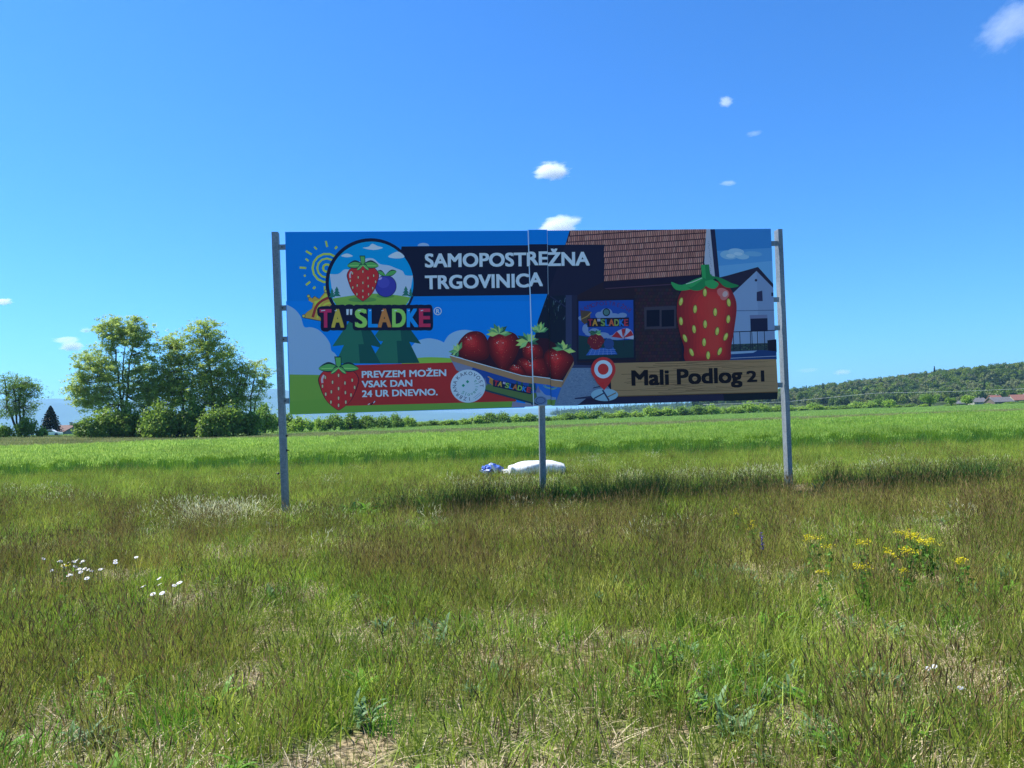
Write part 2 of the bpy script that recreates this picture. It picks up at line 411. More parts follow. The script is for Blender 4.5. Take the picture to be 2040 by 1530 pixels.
P_ += [proto('i', blades(3, .12, .5, .8, .0042, .14, .4, segs=4, seed=s, head=(.10, .0065)), [m_stalk, m_seed]) for s in (17, 18)]   # 16-17 long single stalks
P_ += [proto('j', blades(40, .16, .25, .58, .0075, .3, .8, seed=19), [m_strip_shaded])]   # 18 tall grass of the unmown strip, board shade in its colour
def meadow():
    X = []; Y = []; I = []; SC = []; T = []
    def add(x, y, ids, s0, s1, t):
        X.append(x); Y.append(y); I.append(rng.choice(ids, len(x))); SC.append(rng.uniform(s0, s1, len(x))); T.append(np.clip(t, 0, 1))
    def front(x, y): return y < 25.6 + 1.8 * (fbm(x * .3, y * 0 + 3, 40, 2) - .5) + 0.02 * np.abs(x)
    def layer(dens, ids, s0, s1, mask, tintf, y0=2.0, y1=27.5):
        x, y = wedge(y0, y1, dens)
        k = (rng.uniform(size=len(x)) < mask(x, y)) & front(x, y)
        x = x[k]; y = y[k]; add(x, y, ids, s0, s1, tintf(x, y))
    nA = lambda x, y: fbm(x * .9, y * .9, 21); nB = lambda x, y: fbm(x * .45, y * .45, 22); nC = lambda x, y: fbm(x * 1.7, y * 1.7, 23)
    tt = lambda x, y: sstep(.42, .62, nB(x, y)) * .8 + rng.uniform(-.15, .25, len(x))
    layer(44, [0, 1, 2], .7, 1.7, lambda x, y: .25 + .75 * sstep(.38, .58, nA(x, y)), tt)
    layer(40, [3, 4, 5], .55, 1.2, lambda x, y: (.14 + .86 * sstep(.43, .60, nC(x, y) * .6 + nB(x, y) * .4)) * (1 - .85 * sstep(13, 17.5, y)), lambda x, y: sstep(.44, .62, .6 * fbm(x * .9, y * .9, 33) + .4 * fbm(x * 2.2, y * 2.2, 34)) * (1 - .85 * sstep(12, 16, y) * (x < 7)) * (1 - .75 * np.exp(-((x - 1.5) / 4.5) ** 2) * sstep(9, 12, y)) + rng.uniform(-.25, .2, len(x)))
    layer(24, [6, 7], .7, 1.4, lambda x, y: .35 + .65 * sstep(.5, .35, nA(x, y)), lambda x, y: rng.uniform(0, 1, len(x)))
    layer(2.2, [8, 9], .5, 1.1, lambda x, y: sstep(.45, .65, fbm(x * 1.1, y * 1.1, 51)) * sstep(14, 6, y), lambda x, y: 0 * x)
    layer(13, [10, 11], .5, 1.15, lambda x, y: .05 + .95 * sstep(.44, .66, fbm(x * 1.4, y * 1.4, 52)), lambda x, y: 0 * x)
    layer(1.1, [16, 17], .7, 1.1, lambda x, y: .5 + .5 * sstep(.4, .6, nA(x, y)), lambda x, y: rng.uniform(0, 1, len(x)), 2.4, 12)
    layer(7, [8, 9], .6, 1.2, lambda x, y: sstep(.5, .66, nC(x + 5, y)), lambda x, y: 0 * x, 2.2, 5.5)
    layer(9, [12], .6, 1.3, lambda x, y: sstep(.3, 1.2, x) * sstep(.46, .62, nA(x + 3, y)), lambda x, y: 0 * x, 2.4, 8)
    layer(3.0, [12], .6, 1.4, lambda x, y: sstep(.55, .68, fbm(x * .8, y * .8, 53)), lambda x, y: 0 * x)
    # greener towards the crop, and a pale bleached zone behind the posts
    layer(16, [15, 10, 15, 0], .6, 1.05, lambda x, y: sstep(17.5, 23, y) * (.55 + .45 * sstep(.35, .6, nA(x, y))), lambda x, y: rng.uniform(0, .15, len(x)), 16, 27.5)
    layer(12, [0, 1, 2], 1.2, 2.2, lambda x, y: sstep(11, 14, y), lambda x, y: rng.uniform(0, .8, len(x)), 10, 22)
    layer(30, [15, 10, 0, 2], .8, 1.25, lambda x, y: sstep(13.5, 15.5, y) * sstep(.35, .55, nC(x, y)), lambda x, y: rng.uniform(0, .6, len(x)), 12, 27.5)
    # unmown strip along the posts
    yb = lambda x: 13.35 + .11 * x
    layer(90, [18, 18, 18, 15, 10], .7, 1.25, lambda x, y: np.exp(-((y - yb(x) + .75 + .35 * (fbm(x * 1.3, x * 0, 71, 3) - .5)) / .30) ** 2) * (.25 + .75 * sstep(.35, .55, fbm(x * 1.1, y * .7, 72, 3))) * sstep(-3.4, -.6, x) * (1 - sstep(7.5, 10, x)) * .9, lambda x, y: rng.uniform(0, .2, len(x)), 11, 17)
    layer(16, [8, 9], 1.1, 1.9, lambda x, y: np.exp(-((y - yb(x) + .5) / .35) ** 2) * sstep(-3.4, -2.4, x) * (1 - sstep(.5, 1.5, x)), lambda x, y: 0 * x, 11, 17)
    layer(10, [9, 8, 12], 1.1, 1.8, lambda x, y: np.exp(-((y - yb(x) + .3) / .45) ** 2) * sstep(-4.2, -2, x) * (1 - sstep(6, 8, x)) * .9, lambda x, y: 0 * x, 11, 17)
    # pale feathery patches: left of the left post, behind the right half of the board
    layer(34, [13, 14], .5, .95, lambda x, y: np.exp(-((x + 4.75) / .7) ** 2 - ((y - 12.3) / 1.0) ** 2), lambda x, y: 0 * x, 9, 16)
    layer(30, [13, 14, 15, 10], .5, .85, lambda x, y: np.exp(-((y - 15.4 - .1 * x) / .9) ** 2) * sstep(-2.5, 1, x) * (1 - .7 * sstep(4.5, 7.5, x)) * (.35 + .65 * sstep(.35, .6, nB(x, y))), lambda x, y: 0 * x, 13, 20)
    layer(1.5, [13, 14], .5, .8, lambda x, y: sstep(.5, .7, nB(x + 9, y)), lambda x, y: 0 * x, 8, 25)
    x = np.concatenate(X); y = np.concatenate(Y); n = len(x)
    P = np.stack([x, y, gz(x, y)], 1)
    # keep the sack and the rag from being swallowed
    rot = np.stack([rng.normal(0, .06, n), rng.normal(0, .06, n), rng.uniform(0, 6.28, n)], 1)
    sc = np.concatenate(SC); idx = np.concatenate(I)
    k = ~((np.abs(x - 0.6) < .95) & (y > 16.6) & (y < 19.0)) | (((idx < 3) | (idx == 6)) & (sc < 1.25))
    k &= ~((np.abs(x + .5) < .38) & (y > 16.6) & (y < 18.9) & ((idx > 2) | (sc > 1.25)))
    for pxp, pyp in (POSTS[0], POSTS[2]):      # trodden ground round the post feet
        d = np.exp(-((x - pxp) / .42) ** 2) * (y > pyp - 1.5) * (y < pyp + .2) * (rng.uniform(.4, 1.6, len(x))); k &= ~((d > .4) & (((idx > 2) & (idx != 6) & (idx != 7)) | (sc > 1.2)))
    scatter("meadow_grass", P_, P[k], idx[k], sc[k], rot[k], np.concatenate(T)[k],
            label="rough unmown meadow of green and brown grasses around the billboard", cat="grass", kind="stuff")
meadow()

PB = [proto("a", blades(34, .16, .50, .66, .010, .13, .35, seed=s, head=(.13, .018)), [m_barley, m_ear]) for s in (21, 22, 23)]
PB += [proto("b", blades(34, .20, .28, .60, .013, .35, .8, seed=s), [m_barley_shaded]) for s in (24,)]
PB += [proto("c", blades(34, .18, .52, .68, .010, .16, .45, seed=s, head=(.15, .032)), [m_barley, m_ear]) for s in (25,)]
def crop():
    x, y = wedge(24.5, 42, 11, side=4); x2, y2 = wedge(42, 76, 5.0, side=4)
    x = np.concatenate([x, x2]); y = np.concatenate([y, y2])
    k = (y > 24.9 + rng.exponential(1.1, len(y)) + 1.8 * (fbm(x * .3, y * 0 + 3, 40, 2) - .5) + 0.02 * np.abs(x)) & (y < 57 + 3 * fbm(x * .1, y * 0, 41, 2) + .26 * np.abs(x))
    x = x[k]; y = y[k]; n = len(x)
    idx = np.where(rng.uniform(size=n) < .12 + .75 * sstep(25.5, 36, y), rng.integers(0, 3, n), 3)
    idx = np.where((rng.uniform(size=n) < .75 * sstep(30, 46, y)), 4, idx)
    sc = rng.uniform(.82, 1.1, n) * (.72 + .28 * sstep(25, 28.5, y)) * (1 + .12 * sstep(40, 60, y)) * (.80 + .38 * fbm(x * .35, y * .35, 44))
    P = np.stack([x, y, gz(x, y) - .15 * sstep(42, 60, y)], 1)
    rot = np.stack([rng.normal(0, .05, n), rng.normal(0.04, .05, n), rng.uniform(0, 6.28, n)], 1)
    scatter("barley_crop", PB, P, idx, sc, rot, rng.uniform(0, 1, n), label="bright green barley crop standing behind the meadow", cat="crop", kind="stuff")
crop()
m_brownf = leafmat("brown field grass", (0.17, 0.24, 0.06), (0.34, 0.32, 0.13), .3, .3, .2)
m_brightf = leafmat("bright field grass", (0.18, 0.30, 0.05), (0.30, 0.44, 0.11), .4, .12, .05)
PF = [proto("a", blades(70, 1.3, .12, .35, .05, .5, .6, segs=2, seed=31), [m_brownf]), proto("b", blades(70, 1.3, .15, .35, .055, .4, .6, segs=2, seed=32), [m_brightf])]
def far_fields():
    x, y = wedge(55, 122, 1.0, side=6); x2, y2 = wedge(118, 420, .14, side=6)
    x = np.concatenate([x, x2]); y = np.concatenate([y, y2]); n = len(x)
    edge = 114 + 6 * fbm(x * .03, y * 0, 61, 2) + np.where(x < -20, 30, 0) * sstep(-15, -30, x)
    idx = (y > edge).astype(int)
    P = np.stack([x, y, gz(x, y)], 1)
    rot = np.stack([0 * x, 0 * x, rng.uniform(0, 6.28, n)], 1)
    scatter("field_grass", PF, P, idx, rng.uniform(.8, 1.4, n), rot, rng.uniform(0, 1, n), label="low brown and bright green field strips beyond the barley", cat="field", kind="stuff")
far_fields()

# ------------------------------------------------------------------ foliage
def leaf_quads(C, size, flat=0.0, seed=0, v=None):
    """one small four-sided leaf per centre"""
    r = np.random.default_rng(seed); n = len(C)
    nrm = r.normal(size=(n, 3)); nrm[:, 2] = nrm[:, 2] * (1 + flat * 3); nrm /= np.linalg.norm(nrm, axis=1)[:, None]
    t = r.normal(size=(n, 3)); t -= nrm * (t * nrm).sum(1)[:, None]; t /= np.linalg.norm(t, axis=1)[:, None]
    b = np.cross(nrm, t); s = size * r.uniform(.6, 1.3, n)[:, None]
    V = np.stack([C - t * s * .6, C + b * s * .38 + nrm * s * .08, C + t * s * .6, C - b * s * .38 + nrm * s * .08], 1).reshape(-1, 3)
    F = np.arange(4 * n).reshape(n, 4)
    val = r.uniform(0, 1, n) * .6 + (r.uniform(0, 1, n) * 0 if v is None else v * .4)
    return V, F, val
def blob_points(centers, rad_, per, flat, seed, shell=.55):
    r = np.random.default_rng(seed); out = []; vv = []
    for c, R in zip(centers, rad_):
        n = int(per * (R ** 2)); d = r.normal(size=(n, 3)); d /= np.linalg.norm(d, axis=1)[:, None]
        q = R * (shell + (1 - shell) * r.uniform(size=n)) * (1 + .20 * r.normal(size=n))
        p = d * q[:, None]; p[:, 2] *= flat; out.append(p + c); vv.append(np.full(n, r.uniform()))
    return np.concatenate(out), np.concatenate(vv)

m_bark = simple("bark", (0.075, 0.06, 0.045), 0.9, spec=.2, noise=.35, nscale=6, bump=.5)
m_locust = leafmat("locust leaf", (0.25, 0.36, 0.05), (0.52, 0.63, 0.17), .55)
m_locust2 = leafmat("locust leaf darker", (0.22, 0.33, 0.038), (0.49, 0.59, 0.12), .55)
m_bushd = leafmat("dark bush leaf", (0.11, 0.20, 0.025), (0.31, 0.45, 0.07), .45)
m_bushy = leafmat("yellow green bush leaf", (0.18, 0.31, 0.03), (0.36, 0.52, 0.08), .45)
m_bushm = leafmat("mid green bush leaf", (0.10, 0.20, 0.025), (0.24, 0.37, 0.06), .42)
m_con = leafmat("conifer needles", (0.008, 0.016, 0.012), (0.022, 0.036, 0.026), .1)

def airy_tree(name, base, trunks, crowns, leaf, lsz, per, seed, label, group, nb=80, flat=.66):
    """open crown: trunks (polylines), limbs that reach flattened leaf pads inside the crown ellipsoids"""
    r = np.random.default_rng(seed)
    root = empty(name, base); tag(root, label, "tree", group)
    mb = MB(); anchors = []
    for pts, ra in trunks:
        P = []
        for a, b in zip(pts, pts[1:]):
            a, b = Vector(a), Vector(b)
            for t in (0, .25, .5, .75): P.append(a.lerp(b, t) + Vector(r.normal(0, .07, 3)) * (1 if P else 0))
        P.append(Vector(pts[-1])); n = len(P)
        rs = [ra * (1 - .8 * i / (n - 1)) + .03 for i in range(n)]
        mb.tube(P, rs, 7); anchors += [(p, rs[i]) for i, p in enumerate(P) if i > n * .25]
    cs = []; rr = []
    for (cx_, cz, rx, rz, wgt) in crowns:
        k = int(nb * wgt)
        for i in range(k):
            d = r.normal(size=3); d /= np.linalg.norm(d); q = r.uniform() ** .42
            p = Vector((cx_ + d[0] * rx * q, d[1] * rx * .8 * q, cz + d[2] * rz * q))
            A = min(anchors, key=lambda a: (a[0] - p).length + max(0, a[0].z - p.z) * 1.5)
            mid = A[0].lerp(p, .5) + Vector((0, 0, -.12 * (A[0] - p).length)) + Vector(r.normal(0, .15, 3))
            if .4 < (A[0] - p).length < 4.2 and i % 3: mb.tube([A[0], mid, p], [min(A[1] * .5, .06), .035, .015], 4, cap=False)
            cs.append(np.array(p)); rr.append(r.uniform(.4, .95))
            for j in range(2):
                q2 = p + Vector(r.normal(0, .75, 3)) * 1.0; q2.z = p.z + r.normal(0, .25)
                cs.append(np.array(q2)); rr.append(r.uniform(.3, .7))
    mb.build("trunk", m_bark, root)
    C, vv = blob_points(cs, rr, per, flat, seed, .2)
    V, F, val = leaf_quads(C, lsz, .35, seed, vv)
    obj("crown", np_mesh(name + " crown", V, F, [leaf], val), root)
    return root

YT = 120.0
def tree_base(px, Y=YT): 
    p = at(px, hor(px), Y); return Vector((p.x, Y, float(gz(p.x, Y))))
# metres per photo pixel at YT
k_ = YT / FPX
def L_(px, py, bx, Y=YT):
    p = at(px, py, Y); return (p.x - bx, 0, p.z)
b1 = tree_base(245)
airy_tree("locust_tree", b1,
    [([(0, 0, 0), L_(242, 800, b1.x), L_(232, 730, b1.x), L_(222, 660, b1.x)], .20),
     ([(.6, .3, 0), L_(252, 800, b1.x), L_(258, 730, b1.x), L_(272, 665, b1.x)], .19),
     ([(.2, -.4, 0), L_(246, 800, b1.x), L_(246, 740, b1.x), L_(250, 690, b1.x)], .14),
     ([(-.4, 0, 0), L_(236, 812, b1.x), L_(212, 765, b1.x), L_(180, 730, b1.x)], .12)],
    [(L_(200, 800, b1.x)[0], L_(200, 805, b1.x)[2], 3.2, 2.2, .9), (L_(280, 800, b1.x)[0], L_(280, 800, b1.x)[2], 3.0, 2.4, .9), (L_(226, 672, b1.x)[0], L_(226, 672, b1.x)[2], 2.6, 2.9, 1.1), (L_(270, 672, b1.x)[0], L_(270, 668, b1.x)[2], 2.7, 2.6, 1.0),
     (L_(186, 735, b1.x)[0], L_(186, 735, b1.x)[2], 3.2, 3.1, 1.15), (L_(168, 790, b1.x)[0], L_(168, 785, b1.x)[2], 2.7, 2.6, .9),
     (L_(290, 735, b1.x)[0], L_(290, 735, b1.x)[2], 3.0, 4.2, 1.1), (L_(232, 760, b1.x)[0], L_(232, 760, b1.x)[2], 3.6, 3.0, .9)],
    m_locust, .21, 95, 101, "tall airy locust tree with three trunks and pale leaves, left of its clump", "trees of the clump left of the billboard")
b2 = tree_base(425)
airy_tree("locust_tree", b2,
    [([(0, 0, 0), L_(424, 800, b2.x), L_(416, 720, b2.x), L_(408, 655, b2.x)], .26),
     ([(.4, .2, 0), L_(432, 812, b2.x), L_(462, 792, b2.x), L_(484, 776, b2.x), L_(496, 735, b2.x)], .17),
     ([(-4.6, .5, 0), L_(364, 800, b2.x), L_(362, 740, b2.x), L_(352, 695, b2.x)], .17)],
    [(L_(410, 668, b2.x)[0], L_(410, 668, b2.x)[2], 2.9, 2.9, 1.1), (L_(352, 690, b2.x)[0], L_(352, 695, b2.x)[2], 2.9, 3.2, 1.25),
     (L_(430, 725, b2.x)[0], L_(430, 720, b2.x)[2], 4.2, 3.8, 2.2), (L_(345, 750, b2.x)[0], L_(345, 750, b2.x)[2], 3.6, 3.6, 1.7),
     (L_(395, 780, b2.x)[0], L_(395, 775, b2.x)[2], 4.8, 3.4, 2.6), (L_(330, 785, b2.x)[0], L_(330, 785, b2.x)[2], 3.4, 3.0, 1.4), (L_(450, 800, b2.x)[0], L_(450, 800, b2.x)[2], 3.4, 2.6, 1.3), (L_(300, 770, b2.x)[0], L_(300, 770, b2.x)[2], 2.4, 3.0, .7), (L_(462, 770, b2.x)[0], L_(462, 762, b2.x)[2], 2.9, 3.2, 1.2)],
    m_locust2, .22, 60, 202, "largest and densest locust tree, its crown the top of the clump", "trees of the clump left of the billboard")
b3 = tree_base(497)
airy_tree("locust_tree", b3,
    [([(0, 0, 0), L_(500, 800, b3.x), L_(504, 760, b3.x), L_(514, 722, b3.x)], .13),
     ([(.5, 0, 0), L_(508, 800, b3.x), L_(520, 770, b3.x), L_(530, 745, b3.x)], .09)],
    [(L_(508, 745, b3.x)[0], L_(508, 745, b3.x)[2], 2.2, 2.7, .8), (L_(525, 760, b3.x)[0], L_(525, 760, b3.x)[2], 1.4, 3.0, .45), (L_(500, 800, b3.x)[0], L_(500, 795, b3.x)[2], 2.0, 2.0, .5)],
    m_locust, .19, 85, 303, "small thin-leaved locust tree at the right end of the clump", "trees of the clump left of the billboard", nb=46)
b4 = tree_base(38)
airy_tree("walnut_tree", b4,
    [([(0, 0, 0), L_(14, 820, b4.x), L_(12, 790, b4.x), L_(8, 765, b4.x)], .16), ([(0, .2, 0), L_(38, 810, b4.x), L_(44, 780, b4.x), L_(62, 770, b4.x)], .13),
     ([(-.2, .2, 0), L_(30, 820, b4.x), L_(28, 785, b4.x), L_(34, 762, b4.x)], .13), ([(.2, .2, 0), L_(46, 820, b4.x), L_(56, 800, b4.x), L_(74, 785, b4.x)], .10)],
    [(L_(22, 785, b4.x)[0], L_(22, 783, b4.x)[2], 3.2, 2.0, 1.1), (L_(58, 788, b4.x)[0], L_(58, 788, b4.x)[2], 2.0, 1.8, .7), (L_(34, 825, b4.x)[0], L_(34, 822, b4.x)[2], 3.2, 2.2, 1.2)],
    m_bushm, .17, 55, 404, "half bare tree with dark upright limbs at the left edge", "trees at the left edge")

def bush_mesh(name, rx, rz, leaf, lsz, n, seed, lumps=14):
    r = np.random.default_rng(seed); cs = []; rr = []
    for i in range(lumps):
        d = r.normal(size=3); d[2] = abs(d[2]); d /= np.linalg.norm(d); q = r.uniform(.35, .85)
        cs.append(np.array([d[0] * rx * q, d[1] * rx * .8 * q, rz * (.18 + .75 * d[2] * q)])); rr.append(r.uniform(.16, .42) * min(rx, rz * 1.3))
    tot = sum(x * x for x in rr); C, vv = blob_points(cs, rr, n / tot, .85, seed, .25)
    k = int(n * .12); e = r.normal(size=(k, 3)); e /= np.linalg.norm(e, axis=1)[:, None]; e[:, 2] = np.abs(e[:, 2]); e *= np.array([rx, rx * .8, rz]) * r.uniform(.5, 1.08, (k, 1))
    C = np.concatenate([C, e]); vv = np.concatenate([vv, r.uniform(0, 1, k)])
    C[:, 2] = np.abs(C[:, 2])
    V, F, val = leaf_quads(C, lsz, .2, seed, vv)
    return np_mesh(name, V, F, [leaf], val)
def bush_stem(name, h, seed):
    r = random.Random(seed); mb = MB()
    for i in range(6):
        a = r.uniform(0, 6.28); mb.tube([(0, 0, 0), (math.cos(a) * .2 * h, math.sin(a) * .2 * h, h * .4), (math.cos(a) * .42 * h, math.sin(a) * .4 * h, h * .8)], [.05 * h / 2, .03, .012], 5, cap=False)
    return mb.mesh(name, m_bark)
def bush(meshes, loc, s, rz, label, group, name="bush"):
    root = empty(name, loc, rz); tag(root, label, "bush", group)
    a = obj("foliage", meshes[0], root); b = obj("stem", meshes[1], root)
    for q in (a, b): q.scale = s
    return root
BD = [(bush_mesh("dark bush", 3.0, 4.4, m_bushd, .34, 3600, 60 + i, 30), bush_stem("dark bush stem", 4, i)) for i in range(3)]
BY = [(bush_mesh("yellow green bush", 2.6, 3.4, m_bushy, .34, 2400, 70 + i, 24), bush_stem("yellow bush stem", 3, i)) for i in range(4)]
BM = [(bush_mesh("mid green bush", 2.8, 3.6, m_bushm, .34, 2400, 80 + i, 24), bush_stem("mid bush stem", 3, i)) for i in range(3)]
ORD = ["first", "second", "third", "fourth", "fifth", "sixth", "seventh", "eighth", "ninth", "tenth", "eleventh", "twelfth", "thirteenth", "fourteenth", "fifteenth", "sixteenth",
       "seventeenth", "eighteenth", "nineteenth", "twentieth"] + ["twenty-" + x for x in ["first", "second", "third", "fourth", "fifth", "sixth", "seventh", "eighth", "ninth"]] + ["thirtieth"] + \
      ["thirty-" + x for x in ["first", "second", "third", "fourth", "fifth", "sixth", "seventh", "eighth", "ninth"]]
# bushes at the foot of the clump: (px centre, px top, half width px, dark?)
clump = [(180, 824, 30, 1), (214, 808, 36, 1), (250, 800, 36, 1), (284, 812, 34, 1), (316, 794, 40, 1), (352, 806, 36, 1), (390, 790, 42, 1), (428, 806, 36, 1), (466, 796, 38, 1), (500, 812, 28, 1)]
for i, (px, ty, hw, d) in enumerate(clump):
    Y = 113 + (i * 37 % 7); b = tree_base(px, Y); top = at(px, ty, Y).z - b.z; w = hw / FPX * Y
    ms = BD[i % 3]
    bush(ms, b, (w / 3.0 * 1.15, w / 3.0, top / 4.4), i * 1.3, "dark green bush, %s from the left under the locust trees" % ORD[i], "bushes under the locust trees")
left = [(8, 842, 22, 'Y'), (52, 828, 26, 'M'), (84, 846, 16, 'Y')]
for i, (px, ty, hw, d) in enumerate(left):
    Y = 118 + i; b = tree_base(px, Y); top = at(px, ty, Y).z - b.z; w = hw / FPX * Y
    bush((BY if d == 'Y' else BM)[i], b, (w / 2.7, w / 2.7, top / 3.5), i, "%s bush at the foot of the half bare tree, %s from the left" % ("yellow-green" if d == 'Y' else "mid green", ORD[i]), "bushes at the left edge")
# the far hedgerow: base line and top line in the picture, bushes every few metres
hb = [(540, 800), (575, 822), (640, 826), (700, 823), (780, 824), (815, 830), (850, 840), (880, 832), (960, 826), (1010, 817), (1050, 824), (1120, 824), (1200, 818), (1300, 812), (1400, 808), (1500, 800), (1560, 803), (1640, 806), (1700, 800), (1760, 795)]
hx = [p[0] for p in hb]; hy = [p[1] for p in hb]
px = 528; i = 0; hedge = []
rr_ = random.Random(5)
while px < 1770:
    Y = float(np.interp(px, [528, 800, 1000, 1500, 1770], [150, 185, 225, 330, 420])) + rr_.uniform(-4, 4)
    ty = float(np.interp(px, hx, hy)) + rr_.uniform(-5, 4)
    hw = rr_.uniform(20, 30) if px < 800 else rr_.uniform(17, 26)
    hedge.append((px, ty, hw, Y)); px += hw * 1.28
for i, (px, ty, hw, Y) in enumerate(hedge):
    b = tree_base(px, Y); top = max(at(px, ty, Y).z - b.z, 1.2); w = hw / FPX * Y
    k = rr_.random(); fam = BY if k < (.5 if px < 860 else .72) else BM
    cn = "yellow-green" if fam is BY else "mid green"
    bush(fam[i % 3], b, (w / 2.6 * 1.1, w / 2.6, top / 3.5), rr_.uniform(0, 6), "%s bush, %s from the left in the far hedgerow" % (cn, ORD[min(i, 38)]) if i < 39 else "yellow-green bush, %s from the right end of the far hedgerow" % ORD[len(hedge) - 1 - i], "bushes of the far hedgerow")
# single broad trees in front of the wooded hill
def round_tree(px, ty, hw, Y, leaf, seed, label, th=.25):
    b = tree_base(px, Y); top = at(px, ty, Y).z - b.z; w = hw / FPX * Y
    root = empty("broadleaf_tree", b); tag(root, label, "tree", "trees before the wooded hill")
    r = np.random.default_rng(seed); cs = []; rr = []
    for i in range(26):
        d = r.normal(size=3); d /= np.linalg.norm(d); q = r.uniform(.3, .8)
        cs.append(np.array([d[0] * w * q, d[1] * w * q, top * .58 + d[2] * top * .40 * q])); rr.append(r.uniform(.25, .4) * w)
    C, vv = blob_points(cs, rr, 2800 / sum(x * x for x in rr), .85, seed, .4)
    V, F, val = leaf_quads(C, .42, .2, seed, vv); obj("crown", np_mesh("round crown", V, F, [leaf], val), root)
    mb = MB(); mb.tube([(0, 0, 0), (0, 0, top * .35), (.3, 0, top * .6)], [w * .09, w * .07, w * .03], 7); mb.build("trunk", m_bark, root)
round_tree(1852, 780, 22, 340, m_bushm, 5, "dark round tree standing left of the village roofs")
round_tree(1926, 787, 14, 335, m_bushy, 6, "light green small tree right in front of the village roofs")
round_tree(1895, 790, 12, 350, m_bushm, 7, "low grey-green tree between the round tree and the light green one")
round_tree(1772, 797, 14, 330, m_bushy, 8, "yellow-green tree standing at the right end of the hedgerow")

for i, (px, ty, hw, Y) in enumerate([(2012, 800, 15, 375), (2036, 799, 16, 378), (1968, 803, 9, 372), (1894, 804, 14, 372), (1842, 804, 16, 372), (1812, 804, 15, 368), (1786, 806, 13, 364)]):
    b = tree_base(px, Y); top = at(px, ty, Y).z - b.z; w = hw / FPX * Y
    bush((BM if i % 2 else BY)[i % 3], b, (w / 2.6, w / 2.6, max(top, 1.0) / 3.5), i, "%s bush, %s of the low bushes by the village roofs" % ("mid green" if i % 2 else "yellow-green", ["last but one on the right", "rightmost", "sixth from the left", "fifth from the left", "fourth from the left", "third from the left", "second from the left"][i]), "low bushes by the village")
# conifer
def conifer(px, ty, hw, Y, label):
    b = tree_base(px, Y); H = at(px, ty, Y).z - b.z; w = hw / FPX * Y
    root = empty("conifer", b); tag(root, label, "conifer")
    mb = MB(); mb.tube([(0, 0, 0), (0, 0, H * .97)], [.22, .03], 7); mb.build("trunk", m_bark, root)
    r = np.random.default_rng(9); n = 9000; t = r.uniform(0, 1, n) ** .8
    tier = (t * 15) % 1
    a = r.uniform(0, 6.283, n); R = w * 1.15 * (1 - t) ** .75 * (.62 + .5 * (1 - tier)) * (1 + .22 * np.sin(a * 5 + np.floor(t * 15) * 2.1)) * np.sqrt(r.uniform(.15, 1, n))
    a2 = np.round(a * 7 / 6.283 + t * 3) * 6.283 / 7; a = a * .6 + a2 * .4
    C = np.stack([R * np.cos(a), R * np.sin(a), H * (.04 + .96 * t) - R * .18], 1)
    V, F, val = leaf_quads(C, .30, .1, 9); obj("crown", np_mesh("conifer crown", V, F, [m_con], val), root)
conifer(101, 809, 20, 170, "dark conical conifer beside the red-roofed house")

# wooded hill right: terrain + wood
HP = [(1180, 2), (1300, 5), (1420, 14), (1500, 20), (1575, 27), (1640, 32), (1700, 36), (1800, 45), (1880, 54), (1950, 57), (2040, 61), (2200, 70), (2500, 76), (2900, 60), (3300, 30)]
HY0, HY1 = 520., 800.
ridge("hills", HP, HY0, HY1, m_hill, 120, 6)
def hill_h(x, y):
    pxs = np.array([p[0] for p in HP], float); top = np.interp(x, (pxs - 1020) / FPX * HY1, np.array([p[1] for p in HP]) / FPX * HY1)
    t = np.clip((y - HY0) / (HY1 - HY0), 0, 1.6)
    prof = np.where(t <= 1, np.sin(np.minimum(t, 1) * np.pi / 2) ** 1.3, np.cos((t - 1) / .6 * np.pi / 2))
    return top * prof - .8
m_w = [leafmat("wood leaf %d" % i, a, b, .3) for i, (a, b) in enumerate([
    ((0.06, 0.12, 0.015), (0.16, 0.25, 0.03)), ((0.11, 0.17, 0.02), (0.27, 0.35, 0.05)),
    ((0.02, 0.05, 0.014), (0.06, 0.11, 0.025)), ((0.12, 0.15, 0.05), (0.24, 0.27, 0.11)), ((0.13, 0.23, 0.03), (0.28, 0.42, 0.07))])]
def crown_proto(leaf, seed, n=700, con=False):
    r = np.random.default_rng(seed)
    if con:
        t = r.uniform(0, 1, n) ** .8; a = r.uniform(0, 6.28, n); R = 2.4 * (1 - t) * np.sqrt(r.uniform(.2, 1, n))
        C = np.stack([R * np.cos(a), R * np.sin(a), 1 + 13 * t], 1); vv = None
    else:
        cs = []; rr = []
        for i in range(13):
            d = r.normal(size=3); d /= np.linalg.norm(d); q = r.uniform(.35, .8)
            cs.append(np.array([d[0] * 4.2 * q, d[1] * 4.2 * q, 6.2 + d[2] * 4.2 * q])); rr.append(r.uniform(1.2, 2.0))
        C, vv = blob_points(cs, rr, 1.6 * n / sum(x * x for x in rr), .85, seed, .5)
    V, F, val = leaf_quads(C, .78, .25, seed, vv)
    me = np_mesh("wood crown", V, F, [leaf], val); return bpy.data.objects.new("wood", me)
PW = [crown_proto(m_w[0], 1), crown_proto(m_w[1], 2), crown_proto(m_w[2], 3), crown_proto(m_w[3], 4), crown_proto(m_w[4], 5), crown_proto(m_w[2], 6, 500, True)]
